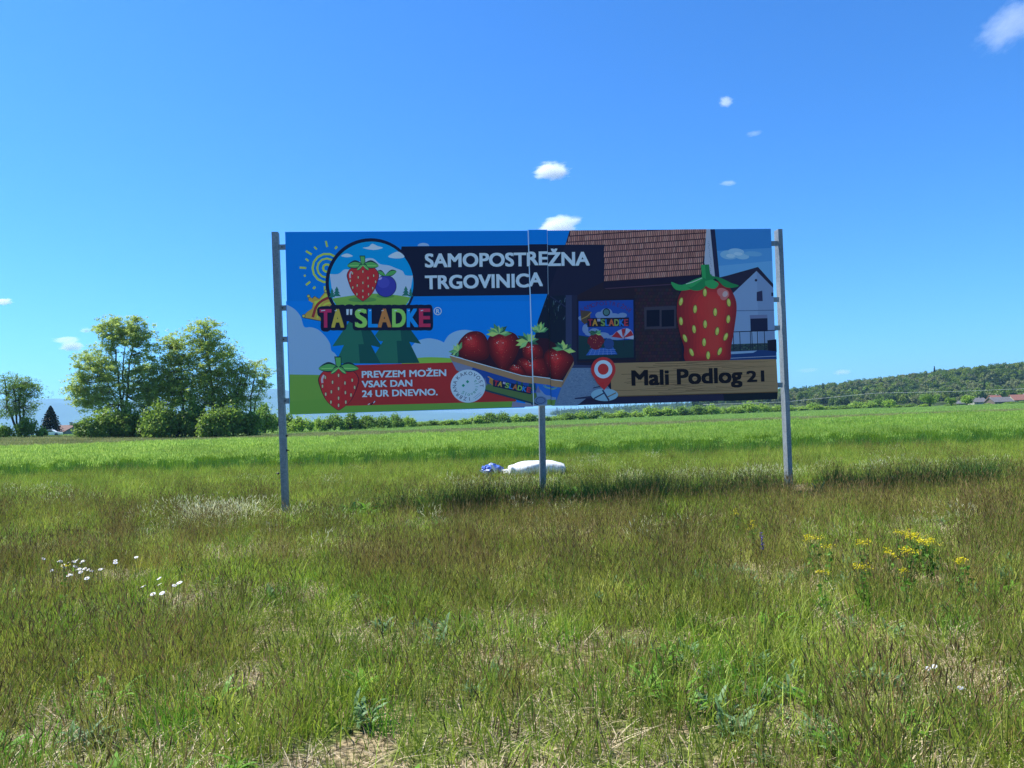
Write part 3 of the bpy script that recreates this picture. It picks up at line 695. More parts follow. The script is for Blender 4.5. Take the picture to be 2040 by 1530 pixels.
def wood():
    n = 5200; x = rng.uniform(90, 1000, n); y = rng.uniform(HY0 + 10, HY1 + 60, n)
    k = x < (y * .95); x = x[k]; y = y[k]; n = len(x)
    z = hill_h(x, y); k = (x > 200 + (HY1 - y) * 0.15); x = x[k]; y = y[k]; z = z[k]; n = len(x)
    idx = rng.choice([0, 1, 2, 3, 4, 5], n, p=[.30, .29, .17, .16, .065, .015])
    c = fbm(x * .02, y * .02, 77, 3); idx = np.where((c > .58) & (rng.uniform(size=n) < .6), 3, idx); idx = np.where((c < .42) & (rng.uniform(size=n) < .55), 2, idx)
    P = np.stack([x, y, z - 1.0], 1)
    rot = np.stack([0 * x, 0 * x, rng.uniform(0, 6.28, n)], 1)
    scatter("hill_wood", PW, P, idx, rng.uniform(.7, 1.15, n), rot, rng.uniform(0, 1, n), label="mixed broadleaf wood covering the hill at the right", cat="wood", kind="stuff")
    # far low ridge behind the hedge
    ridge("hills", [(1060, 0), (1120, 4), (1200, 7), (1300, 10), (1400, 13), (1560, 24), (1700, 28), (1900, 16)], 1500, 2000, m_hill, 300, 8)
    n = 1500; x = rng.uniform(100, 980, n); y = rng.uniform(1560, 2030, n)
    t = np.clip((y - 1500) / 500, 0, 1)
    top = np.interp(x, (np.array([1060, 1120, 1200, 1300, 1400, 1560, 1700, 1900]) - 1020) / FPX * 2000, np.array([0, 4, 7, 10, 13, 24, 28, 16]) / FPX * 2000)
    z = top * np.sin(t * np.pi / 2) ** 1.3 - 2.5
    rot = np.stack([0 * x, 0 * x, rng.uniform(0, 6.28, n)], 1)
    PW2 = [crown_proto(m_w[0], 11, 160), crown_proto(m_w[2], 12, 160), crown_proto(m_w[2], 13, 120, True)]
    for p in PW2: p.scale = (1, 1, 1)
    scatter("far_wood", PW2, np.stack([x, y, z], 1), rng.choice([0, 1, 2], n, p=[.5, .35, .15]), rng.uniform(1.1, 1.7, n), rot, rng.uniform(0, 1, n), label="distant bluish wood on the low ridge behind the hedgerow", cat="wood", kind="stuff")
wood()

# ------------------------------------------------------------------ houses
m_wall = simple("house plaster", (0.26, 0.25, 0.21), .9, noise=.08, nscale=1)
m_walld = simple("dark boards", (0.10, 0.075, 0.06), .9, noise=.2, nscale=2)
m_roofr = simple("red tiles", (0.24, 0.10, 0.075), .85, noise=.25, nscale=3)
m_roofb = simple("brown tiles", (0.12, 0.065, 0.05), .85, noise=.25, nscale=3)
m_roofg = simple("grey roof sheets", (0.13, 0.125, 0.125), .7, noise=.2, nscale=2)
m_glass = simple("window glass", (0.02, 0.025, 0.03), .1, spec=.8)
def house(px, Y, wpx, eave, rise, rz, roof, wall, label, group=None, depth=7, chim=True, hh=None):
    p = at(px, hor(px), Y); z0 = float(gz(p.x, Y)); w = wpx / FPX * Y
    root = empty("house", (p.x, Y, z0), rz); tag(root, label, "house", group)
    d = depth; h = eave
    mb = MB(); hw, hd = w / 2, d / 2
    V = [(-hw, -hd, 0), (hw, -hd, 0), (hw, hd, 0), (-hw, hd, 0), (-hw, -hd, h), (hw, -hd, h), (hw, hd, h), (-hw, hd, h), (-hw, 0, h + rise - .15), (hw, 0, h + rise - .15)]
    bm = mb.bm; vs_ = [bm.verts.new(v) for v in V]
    for f in [(0, 1, 5, 4), (2, 3, 7, 6), (1, 2, 6, 9, 5), (3, 0, 4, 8, 7)]: bm.faces.new([vs_[i] for i in f])
    mb.build("wall", wall, root)
    mb = MB(); o = .45; t = .22; sl_ = rise / hd
    for s in (-1, 1):
        a = Vector((0, s * (hd + o), h - o * sl_)); b = Vector((0, 0, h + rise))
        for dz in (0,):
            pts = [(-hw - o, a.y, a.z), (hw + o, a.y, a.z), (hw + o, b.y, b.z), (-hw - o, b.y, b.z)]
            lo = [Vector(q) - Vector((0, 0, t)) for q in pts]
            A = [mb.bm.verts.new(q) for q in pts]; B = [mb.bm.verts.new(q) for q in lo]
            mb.bm.faces.new(A); mb.bm.faces.new(B[::-1])
            for i in range(4): mb.bm.faces.new((A[i], A[(i + 1) % 4], B[(i + 1) % 4], B[i]))
    ro = mb.build("roof", roof, root)
    if chim:
        mb = MB(); mb.box((w * .22, 0, h + rise + .1), (.5, .5, .9)); mb.box((w * .22, 0, h + rise + .6), (.62, .62, .1)); mb.build("chimney", m_wall, ro)
    nw = max(2, int(w / 3))
    for i in range(nw):
        x = -hw + (i + .5) * w / nw
        mb = MB(); mb.box((x, -hd - .03, min(1.5, h * .55)), (1.1, .08, 1.15)); f = mb.build("window", m_wall, root)
        mb = MB(); mb.box((x, -hd - .08, min(1.5, h * .55)), (.9, .04, .95)); mb.build("pane", m_glass, f)
    return root
house(136, 190, 30, 1.0, 1.5, -.15, m_roofb, m_wall, "low brown-red roofed house right beside the dark conifer", depth=8)
house(1908, 420, 20, 1.2, 1.4, .1, m_roofg, m_walld, "grey-roofed hut behind the small light green tree", "houses of the village at the right", chim=False)
house(1946, 450, 26, 1.8, 2.2, .05, m_roofg, m_wall, "pale grey-roofed house, second from the left in the village", "houses of the village at the right")
house(1982, 425, 20, 2.2, 2.8, .1, m_roofr, m_wall, "faded red roof house with the grey lean-to before it", "houses of the village at the right")
house(1990, 385, 40, 1.5, 2.1, .12, m_roofg, m_walld, "low grey farm shed with a broad roof before the red roofs", "houses of the village at the right", chim=False)
house(2032, 440, 40, 2.2, 2.8, .05, m_roofr, m_wall, "brightest red-tiled long house at the right edge", "houses of the village at the right")
house(1613, 420, 12, 1.4, 2.0, .8, m_roofg, m_roofg, "small grey shed in the hedgerow right of the right post", chim=False, depth=4)

# white car-sized thing on the left, overhead cable
m_white = simple("white paint", (0.8, 0.8, 0.8), .35)
mb = MB()
def van(px, py, Y):
    p = at(px, hor(px), Y); root = empty("parked_car", (p.x, Y, float(gz(p.x, Y))), .25); tag(root, "tiny white car parked in front of the conifer, far left", "car")
    m = MB(); pr = [(-.9, .3), (.95, .3), (.98, .75), (.5, .85), (.2, 1.3), (-.6, 1.32), (-.92, .85)]
    A = [m.bm.verts.new((x * 2, -.8, z)) for x, z in pr]; B = [m.bm.verts.new((x * 2, .8, z)) for x, z in pr]
    m.bm.faces.new(A); m.bm.faces.new(B[::-1])
    for i in range(len(pr)): m.bm.faces.new((A[i], A[(i + 1) % len(pr)], B[(i + 1) % len(pr)], B[i]))
    m.build("body", m_white, root, bevel=.05)
    for sx in (-1.2, 1.2):
        for sy in (-.75, .75):
            m = MB(); m.tube([(sx, sy - .1, .32), (sx, sy + .1, .32)], .32, 12); m.build("wheel", m_glass, root)
    for sy in (-.81, .81):
        m = MB(); m.poly([(-1.15, sy, .88), (.75, sy, .88), (.35, sy, 1.22), (-1.05, sy, 1.22)]); m.build("window", m_glass, root)
mb.bm.free()
van(101, 868, 150)
m_cable = simple("pale cable", (0.45, 0.45, 0.42), .6)
m = MB(); pts = []
for t in np.linspace(0, 1, 30):
    px = 1400 + 760 * t; py = np.interp(px, [1400, 1560, 1740, 1900, 2040, 2160], [806, 801, 783.5, 780, 774.5, 768])
    pts.append(at(px, py, 300))
m.tube(pts, .07, 5)
co = m.build("overhead_cable", m_cable); tag(co, "thin pale overhead cable crossing before the wooded hill", "cable")

# ------------------------------------------------------------------ clouds (volumes, outside the haze)
def cloud_mat(name, dens, scale, thr, seed):
    m = bpy.data.materials.new(name); m.use_nodes = True; n = m.node_tree; n.nodes.clear(); L = n.links
    o = n.nodes.new('ShaderNodeOutputMaterial'); v = n.nodes.new('ShaderNodeVolumePrincipled')
    v.inputs['Color'].default_value = (1, 1, 1, 1); v.inputs['Anisotropy'].default_value = 0.1
    tc = n.nodes.new('ShaderNodeTexCoord')
    ln = n.nodes.new('ShaderNodeVectorMath'); ln.operation = 'LENGTH'; L.new(tc.outputs['Object'], ln.inputs[0])
    nz = n.nodes.new('ShaderNodeTexNoise'); nz.noise_dimensions = '4D'; nz.inputs['W'].default_value = seed
    nz.inputs['Scale'].default_value = scale; nz.inputs['Detail'].default_value = 5; nz.inputs['Roughness'].default_value = .6
    L.new(tc.outputs['Object'], nz.inputs['Vector'])
    a = n.nodes.new('ShaderNodeMath'); a.operation = 'MULTIPLY_ADD'; a.inputs[1].default_value = -.75; a.inputs[2].default_value = .22 - thr
    L.new(ln.outputs['Value'], a.inputs[0])
    b = n.nodes.new('ShaderNodeMath'); b.operation = 'MULTIPLY_ADD'; b.inputs[1].default_value = 1.0; L.new(nz.outputs[0], b.inputs[0]); L.new(a.outputs[0], b.inputs[2])
    c = n.nodes.new('ShaderNodeMapRange'); c.inputs['From Min'].default_value = .20; c.inputs['From Max'].default_value = .42; c.inputs['To Max'].default_value = dens
    L.new(b.outputs[0], c.inputs['Value']); L.new(c.outputs[0], v.inputs['Density']); L.new(v.outputs[0], o.inputs['Volume'])
    return m
clouds = [  # px, py, half width, half height, density factor, noise scale, seed, tilt, label
    (1100, 342, 46, 20, 1.0, 1.6, 3.1, .0, "small bright white cloud above the middle of the billboard"),
    (1112, 450, 56, 20, 1.0, 1.5, 7.7, .1, "white cloud just behind the billboard's top edge"),
    (1446, 203, 19, 12, .28, 1.5, 2.2, .0, "tiny white puff high above the right half of the billboard"),
    (1502, 266, 22, 6, .07, 1.7, 5.0, .1, "faintest wisp between the two small right-hand puffs"),
    (1451, 365, 20, 6, .12, 1.5, 6.1, .0, "thin faint streak of cloud under the tiny high puff"),
    (2016, 48, 92, 46, .13, 2.6, 9.3, .5, "ragged white cloud in the top right corner"),
    (8, 601, 20, 8, .8, 1.5, 1.4, .0, "small white cloud cut by the left edge"),
    (145, 690, 28, 11, .9, 1.6, 4.4, .0, "bright low cloud left of the locust trees, the lower of two"),
    (130, 677, 32, 8, .4, 1.6, 8.2, .0, "thin cloud just above the bright low one at left"),
    (172, 658, 18, 6, .15, 1.5, 3.9, .0, "faint small cloud near the top left of the locust trees"),
    (1678, 742, 22, 7, .35, 1.5, 2.7, .0, "pale low cloud just above the wooded hill"),
    (1610, 738, 28, 6, .1, 1.6, 1.9, .0, "very faint cloud low beside the right post"),
    (528, 800, 30, 13, .5, 1.6, 6.6, .0, "low white cloud on the horizon beside the left post"),
    (760, 822, 60, 10, .5, 1.6, 5.6, .0, "low bank of cloud on the horizon under the billboard")]
def make_clouds():
    base = bmesh.new(); bmesh.ops.create_icosphere(base, subdivisions=3, radius=1)
    for i, (px, py, hw, hh, dn, sc, sd, tl, lab) in enumerate(clouds):
        D = 15500 if py < 780 else 17500
        p = at(px, py, D); k = D / FPX
        me = bpy.data.meshes.new("cloud"); base.to_mesh(me)
        rx = hw * k * 1.25; rz_ = hh * k * 1.35
        me.materials.append(cloud_mat("cloud %d" % i, 0.0085 * dn * 46 / max(hw, 16), sc * 1.4, .02, sd))
        o = obj("cloud", me, None, p); o.scale = (rx, rx * .6, rz_); o.rotation_euler = (0, -tl - ROLL, 0)
        tag(o, lab, "cloud", "small fair weather clouds")
    base.free()
make_clouds()

# ------------------------------------------------------------------ haze
def haze():
    m = bpy.data.materials.new("air"); m.use_nodes = True; n = m.node_tree; n.nodes.clear()
    o = n.nodes.new('ShaderNodeOutputMaterial'); v = n.nodes.new('ShaderNodeVolumePrincipled')
    v.inputs['Color'].default_value = (0.36, 0.64, 1.0, 1); v.inputs['Density'].default_value = 0.85e-4; v.inputs['Anisotropy'].default_value = 0.2
    n.links.new(v.outputs[0], o.inputs['Volume'])
    mb = MB(); mb.box((0, 6000, 299), (29000, 17000, 604)); h = mb.build("haze", m); tag(h, kind='stuff')
haze()

# ------------------------------------------------------------------ billboard
exec_art = True
m_galv, n_, b_ = mat("galvanised steel")
b_.inputs['Metallic'].default_value = .55; b_.inputs['Roughness'].default_value = .5
tc = n_.nodes.new('ShaderNodeTexCoord'); vo = n_.nodes.new('ShaderNodeTexVoronoi'); vo.inputs['Scale'].default_value = 45
nz = n_.nodes.new('ShaderNodeTexNoise'); nz.inputs['Scale'].default_value = 5; nz.inputs['Detail'].default_value = 5
mp_ = n_.nodes.new('ShaderNodeMapping'); mp_.inputs['Scale'].default_value = (1, 1, .25)
n_.links.new(tc.outputs['Object'], mp_.inputs[0]); n_.links.new(mp_.outputs[0], nz.inputs['Vector']); n_.links.new(tc.outputs['Object'], vo.inputs['Vector'])
cr = n_.nodes.new('ShaderNodeMix'); cr.data_type = 'RGBA'; cr.inputs['A'].default_value = (.13, .145, .155, 1); cr.inputs['B'].default_value = (.30, .315, .32, 1)
ad = n_.nodes.new('ShaderNodeMath'); ad.operation = 'MULTIPLY_ADD'; ad.inputs[1].default_value = .35
n_.links.new(vo.outputs['Color'], ad.inputs[0]); n_.links.new(nz.outputs[0], ad.inputs[2])
mr = n_.nodes.new('ShaderNodeMapRange'); mr.inputs['From Min'].default_value = .35; mr.inputs['From Max'].default_value = .95
n_.links.new(ad.outputs[0], mr.inputs['Value']); n_.links.new(mr.outputs[0], cr.inputs['Factor']); n_.links.new(cr.outputs['Result'], b_.inputs['Base Color'])
m_alu = simple("aluminium edge", (.75, .76, .78), .35, metal=.6)
m_dark = simple("black bolt", (.02, .02, .02), .5)
m_back = simple("panel back", (.5, .5, .5), .5)

ub = Vector((BR.x - BL.x, BR.y - BL.y, 0)).normalized(); nb_ = Vector((ub.y, -ub.x, 0))   # along the board, out of its front
if nb_.y > 0: nb_ = -nb_
def B(px, py, off=0.0):
    """photo pixel -> (u, z) on the board's plane"""
    v = ray(px, py); t = (BL - CAMP).dot(nb_) / v.dot(nb_); p = CAMP + v * t
    return ((p - BL).dot(ub), p.z)
def W3(u, z, off): return Vector((BL.x, BL.y, 0)) + ub * u + nb_ * off + Vector((0, 0, z))
root = empty("billboard", (BL.x, BL.y, 0)); tag(root, "wide strawberry shop billboard on three grey steel posts in the meadow", "billboard")
ORG = Vector((BL.x, BL.y, 0))
def loc3(u, z, off): return W3(u, z, off) - ORG
c_tl, c_bl, c_tr, c_br = B(568, 462), B(577, 826), B(1535, 456), B(1549, 795)
u_m1t, u_m1b = B(1052, 460), B(1063, 809); u_m2t, u_m2b = B(1090, 460), B(1098, 807)
print("BOARD", c_tl, c_bl, c_tr, c_br, u_m1t, u_m1b)
def slab(name, quad, o0, o1, m, parent, bevel=0):
    mb = MB(); A = [mb.bm.verts.new(loc3(*q, o0)) for q in quad]; Bq = [mb.bm.verts.new(loc3(*q, o1)) for q in quad]
    mb.bm.faces.new(A); mb.bm.faces.new(Bq[::-1])
    for i in range(4): mb.bm.faces.new((A[i], A[(i + 1) % 4], Bq[(i + 1) % 4], Bq[i]))
    return mb.build(name, m, parent, bevel)
def lerp2(a, b, t): return (a[0] + (b[0] - a[0]) * t, a[1] + (b[1] - a[1]) * t)
pl = slab("panel", [c_bl, B(1060.5, 809.5), B(1051, 460), c_tl], -.012, 0, m_back, root)
pr_ = slab("panel", [B(1063.5, 809), c_br, c_tr, B(1054.5, 460)], -.012, 0, m_back, root)
# back rails hold the panels
for py0, py1 in ((492, 486), (613, 598), (676, 654), (798, 768)):
    a = B(575, py0); b = B(1540, py1)
    slab("rail", [(a[0], a[1] - .03), (b[0], b[1] - .03), (b[0], b[1] + .03), (a[0], a[1] + .03)], -.062, -.014, m_galv, root)
# posts
def post(px0, py0, px1, py1, w, d, off, zb):
    a = B(px0, py0); b = B(px1, py1); mb = MB()
    rings = []
    for (u, z) in ((b[0], zb), (a[0], a[1])):
        t = (z - b[1]) / (a[1] - b[1]); uu = b[0] + (a[0] - b[0]) * t
        rings.append([loc3(uu + sx * w / 2, z, off + sy) for sx, sy in ((-1, 0), (1, 0), (1, -d), (-1, -d))])
    A = [mb.bm.verts.new(p) for p in rings[0]]; Bv = [mb.bm.verts.new(p) for p in rings[1]]
    mb.bm.faces.new(A); mb.bm.faces.new(Bv[::-1])
    for i in range(4): mb.bm.faces.new((A[i], A[(i + 1) % 4], Bv[(i + 1) % 4], Bv[i]))
    return mb.build("post", m_galv, root, bevel=.006)
pL = post(547, 461.5, 568, 1026, .108, .14, .0, -.3)
pR = post(1554.5, 456, 1576, 972, .085, .17, .0, -.3)
pM = post(1077, 480, 1084, 985, .105, .12, -.075, -.3)
pM['label'] = "middle post, mostly hidden behind the panels"
for (px0, px1, py) in ((552, 579, 492), (553, 581, 613.5), (555, 583, 676), (558, 586, 799)):
    a = B(px0, py); b = B(px1, py - .6)
    br = slab("bracket", [(a[0], a[1] - .046), (b[0], b[1] - .046), (b[0], b[1] + .046), (a[0], a[1] + .046)], -.030, -.014, m_galv, root)
    mb = MB(); c_ = loc3((a[0] * .65 + b[0] * .35), a[1], -.012); mb.tube([c_, c_ + nb_ * .012], .012, 8); mb.build("bolt", m_dark, br)
for (px0, px1, py) in ((1525, 1550.5, 485), (1528, 1553, 597), (1530, 1555, 653.5), (1535, 1560, 767.5)):
    a = B(px0, py); b = B(px1, py - .6)
    slab("bracket", [(a[0], a[1] - .045), (b[0], b[1] - .045), (b[0], b[1] + .045), (a[0], a[1] + .045)], -.030, -.014, m_galv, root)
for (px, py, s) in ((566.5, 868.5, 1), (568, 897.5, 1), (556, 943.5, -1)):
    u, z = B(px, py); mb = MB(); c_ = loc3(u, z, -.05)
    mb.tube([c_, c_ + ub * s * .055], .010, 8); mb.tube([c_ + ub * s * .012, c_ + ub * s * .03], .020, 6); mb.build("bolt", m_dark, pL)
u, z = B(1563, 978)
mb = MB(); c_ = loc3(u, z, .05); mb.box(c_, (.07, .10, .012)); mb.box(c_ + Vector((-.02, 0, -.05)), (.05, .012, .13)); mb.tube([c_, c_ + Vector((0, 0, .05))], .012, 8); mb.build("foot_bracket", m_galv, pR)

# ---- the printed picture: flat shapes in photo pixels laid on the board's own plane
ART = []; TXT = []
ILL = (0.21, 0.36, 0.60)      # what a perfectly white print reflects in the board's shade
def lin(c): 
    c = c / 255.; return c / 12.92 if c <= .04045 else ((c + .055) / 1.055) ** 2.4
def ink(rgb): return tuple(min(.92, lin(c) / i) for c, i in zip(rgb, ILL))
GID = [0]
def pg(pts, rgb, dest=None, g=None):
    if g is None: GID[0] += 1
    (ART if dest is None else dest).append((list(pts), None, ink(rgb), GID[0]))
def ell(cx, cy, rx, ry, rgb, rot=0, n=28, a0=0, a1=360, dest=None):
    c, s = math.cos(rad(rot)), math.sin(rad(rot)); P = []
    for i in range(n if a1 - a0 >= 360 else n + 1):
        a = rad(a0 + (a1 - a0) * i / n); x, y = rx * math.cos(a), -ry * math.sin(a)
        P.append((cx + x * c - y * s, cy + x * s + y * c))
    pg(P, rgb, dest)
def stroke(pts, w, rgb, dest=None, w1=None):
    n = len(pts); Lf = []; Rt = []
    for i, (x, y) in enumerate(pts):
        a = pts[max(0, i - 1)]; b = pts[min(n - 1, i + 1)]; dx, dy = b[0] - a[0], b[1] - a[1]; l = math.hypot(dx, dy) or 1
        ww = (w if w1 is None else w + (w1 - w) * i / (n - 1)) / 2
        Lf.append((x - dy / l * ww, y + dx / l * ww)); Rt.append((x + dy / l * ww, y - dx / l * ww))
    GID[0] += 1
    for i in range(n - 1): pg([Lf[i], Lf[i + 1], Rt[i + 1], Rt[i]], rgb, dest, 1)
    
def ring(cx, cy, rx, ry, w, rgb, n=40, a0=0, a1=360, dest=None):
    stroke([(cx + rx * math.cos(rad(a0 + (a1 - a0) * i / n)), cy - ry * math.sin(rad(a0 + (a1 - a0) * i / n))) for i in range(n + 1)], w, rgb, dest)
def spline(pts, k=6, closed=False):
    out = []; n = len(pts); rg = range(n if closed else n - 1)
    g = (lambda i: pts[i % n]) if closed else (lambda i: pts[max(0, min(n - 1, i))])
    for i in rg:
        p0, p1, p2, p3 = g(i - 1), g(i), g(i + 1), g(i + 2)
        for j in range(k):
            t = j / k
            out.append(tuple(.5 * (2 * b + (c - a) * t + (2 * a - 5 * b + 4 * c - d) * t * t + (3 * b - a - 3 * c + d) * t ** 3) for a, b, c, d in zip(p0, p1, p2, p3)))
    if not closed: out.append(pts[-1])
    return out
_tm = {}
def text_geo(s, off):
    key = (s, off)
    if key in _tm: return _tm[key]
    cu = bpy.data.curves.new("t", 'FONT'); cu.body = s; cu.size = 1; cu.offset = off; cu.resolution_u = 4; cu.fill_mode = 'FRONT'
    o = bpy.data.objects.new("t", cu); COL.objects.link(o); bpy.context.view_layer.update()
    me = o.evaluated_get(bpy.context.evaluated_depsgraph_get()).to_mesh()
    V = [(v.co.x, v.co.y) for v in me.vertices]; F = [tuple(p.vertices) for p in me.polygons]
    o.to_mesh_clear(); bpy.data.objects.remove(o); bpy.data.curves.remove(cu)
    _tm[key] = (V, F); return V, F
capV = text_geo("H", 0.0)[0]; CAP = max(v[1] for v in capV)
def text(s, x0, y0, x1, y1, cap, rgb, off=.022, dest=None, shear=0.0, up=None):
    """text whose baseline runs from pixel (x0,y0) to (x1,y1) with capitals cap pixels high"""
    V, F = text_geo(s, 0.0); xa = min(v[0] for v in V); xb = max(v[0] for v in V)
    ux, uy = (x1 - x0) / (xb - xa), (y1 - y0) / (xb - xa); l = math.hypot(x1 - x0, y1 - y0)
    nx, ny = ((y1 - y0) / l, -(x1 - x0) / l) if up is None else up
    bo = off * cap / CAP
    for dx, dy in ((-1, -1), (1, -1), (-1, 1), (1, 1), (0, 0)):
        P = [(x0 + dx * bo + (x - xa) * ux + nx * y / CAP * cap, y0 + dy * bo * .7 + (x - xa) * uy + ny * y / CAP * cap) for x, y in V]
        GID[0] += 1; (TXT if dest is None else dest).append((P, F, ink(rgb), GID[0]))
def arc_text(s, cx, cy, r, a0, a1, cap, rgb, inward=False, off=.03, dest=None, squash=1.0):
    n = len(s)
    for i, ch in enumerate(s):
        a = rad(a0 + (a1 - a0) * i / max(1, n - 1)); V, F = text_geo(ch, 0.0)
        xm = (min(v[0] for v in V) + max(v[0] for v in V)) / 2; k = cap / CAP
        ox, oy = math.cos(a), math.sin(a)           # outward (y up)
        upx, upy = (-ox, -oy) if inward else (ox, oy); tx, ty = upy, -upx
        P = [(cx + r * ox + (x - xm) * k * tx + y * k * upx, cy - (r * oy + (x - xm) * k * ty + y * k * upy) * squash) for x, y in V]
        GID[0] += 1; (TXT if dest is None else dest).append((P, F, ink(rgb), GID[0]))

NAVY = (12, 17, 48); PALE = (136, 166, 212); SKYB = (0, 90, 188)
def cloudpoly(pts, rgb): pg(pts, rgb)
rA = random.Random(11)
def art_left():
    pg([(568, 462), (1136, 459), (1072, 640), (1045, 812), (577, 826)], SKYB)
    pg([(570, 600), (1084, 600), (1045, 812), (577, 826)], (0, 94, 196))
    # pale clouds at left
    pg(spline([(571, 607), (587, 616), (599, 631), (606, 651), (620, 652), (634, 657), (648, 670), (657.5, 685), (660, 698), (668, 705), (676, 720)], 5) + [(700, 760), (577, 760)], (90, 133, 188))
    # middle clouds
    pg(spline([(820, 690), (832, 679), (853, 674), (872, 677), (884, 682)], 5) + [(884, 716), (820, 716)], (92, 138, 192))
    pg(spline([(884, 683), (893, 669), (908, 660), (927, 657), (945, 660)], 5) + [(950, 716), (884, 716)], (92, 138, 192))
    # small cloud over the banner
    ell(843.5, 490, 11.5, 6, (95, 135, 190), a0=0, a1=180)
    # ground
    pg(spline([(800, 718), (832, 713), (860, 711.5), (897, 713.5), (912, 716)], 4) + [(912, 730), (800, 730)], (88, 140, 62))
    pg([(577, 746), (640, 747), (700, 752), (700, 798), (1030, 788), (1024, 811.5), (577, 826)], (70, 118, 56))
    pg([(577, 746), (640, 747), (700, 752), (690, 790), (577, 800)], (74, 120, 58))
    # conifers
    pg([(696, 640), (662, 690), (685, 687.4), (668, 724), (718, 724), (714, 686), (725, 685.6), (716, 640)], (24, 80, 78))
    pg([(716, 640), (727, 640), (763.4, 694), (739.3, 688), (758.6, 724), (717, 724), (714, 686), (725, 685.6)], (12, 60, 68))
    pg([(768, 640), (747, 668.4), (755, 679.4), (763, 680), (748, 704), (758.6, 724), (793, 724), (790, 679), (800, 679), (796, 640)], (24, 80, 78))
    pg([(796, 640), (806, 640), (838.7, 685), (815.4, 681), (836, 723), (793, 724), (790, 679), (800, 679)], (12, 60, 68))
    # red banner
    pg([(700, 727.5), (900, 722), (960, 735), (1030, 799.3), (690, 808.6)], (112, 33, 42))
    # sun
    Y = (116, 152, 70)
    for rr2, w, n in ((28.5, 4.4, 14), (19, 3.8, 12), (7.5, 4.5, 10)): ring(651, 534, rr2, rr2, w, Y, n=n)
    for a, b, w in (((649, 480), (652, 492), 3.8), ((626, 491.6), (631, 497), 3.4), ((609.4, 500), (621, 507), 4.2), ((609, 515.5), (614.7, 520), 3.6), ((597, 533), (610, 534), 4), ((605.5, 550), (609, 548.5), 4),
                    ((609.5, 568), (618, 561), 4.2), ((624, 575.5), (628, 571), 4.4), ((667.6, 495.6), (671.6, 491), 4.4), ((646.5, 570), (647, 579), 3.4)): stroke([a, b], w, Y)
    # crown
    cr_ = [(604, 630), (612.7, 621), (622, 614.7), (624.2, 604), (615, 599), (614.7, 590), (622.6, 595), (627, 590.5), (635.9, 596), (642.5, 588), (649, 580), (654, 591), (664, 612), (645, 620), (640, 639), (604, 632)]
    c0 = (634, 612)
    pg([(c0[0] + (x - c0[0]) * 1.06, c0[1] + (y - c0[1]) * 1.06) for x, y in cr_], (25, 45, 75)); pg(cr_, (128, 118, 62))
    pg([(626, 600), (636, 598), (649, 584), (654, 592), (640, 606), (632, 622), (628, 618)], (140, 148, 66))
    for x, y in ((605, 629.5), (614.7, 590), (649, 580)): ell(x, y, 3.6, 3.6, (25, 45, 75)); ell(x, y, 2.6, 2.6, (150, 140, 80))
    stroke(spline([(623, 632), (630.6, 610), (642, 599), (656, 592.5)], 5), 5.2, (95, 34, 46))
    stroke(spline([(632, 634), (638, 617), (648, 606), (660, 603)], 5), 3.6, (140, 148, 66))
    # banner
    pg([(800, 491), (1202.8, 487), (1204, 586), (818, 590.5), (790, 560)], (11, 17, 45))
    # round emblem
    ell(738.5, 563, 90, 88.4, NAVY, n=56); ell(739.5, 564, 84.3, 82.8, (0, 112, 190), n=56)
def inside(cx, cy, rx, ry, pts):
    return [(cx + (x - cx) / max(1, math.hypot((x - cx) / rx, (y - cy) / ry)), cy + (y - cy) / max(1, math.hypot((x - cx) / rx, (y - cy) / ry))) for x, y in pts]
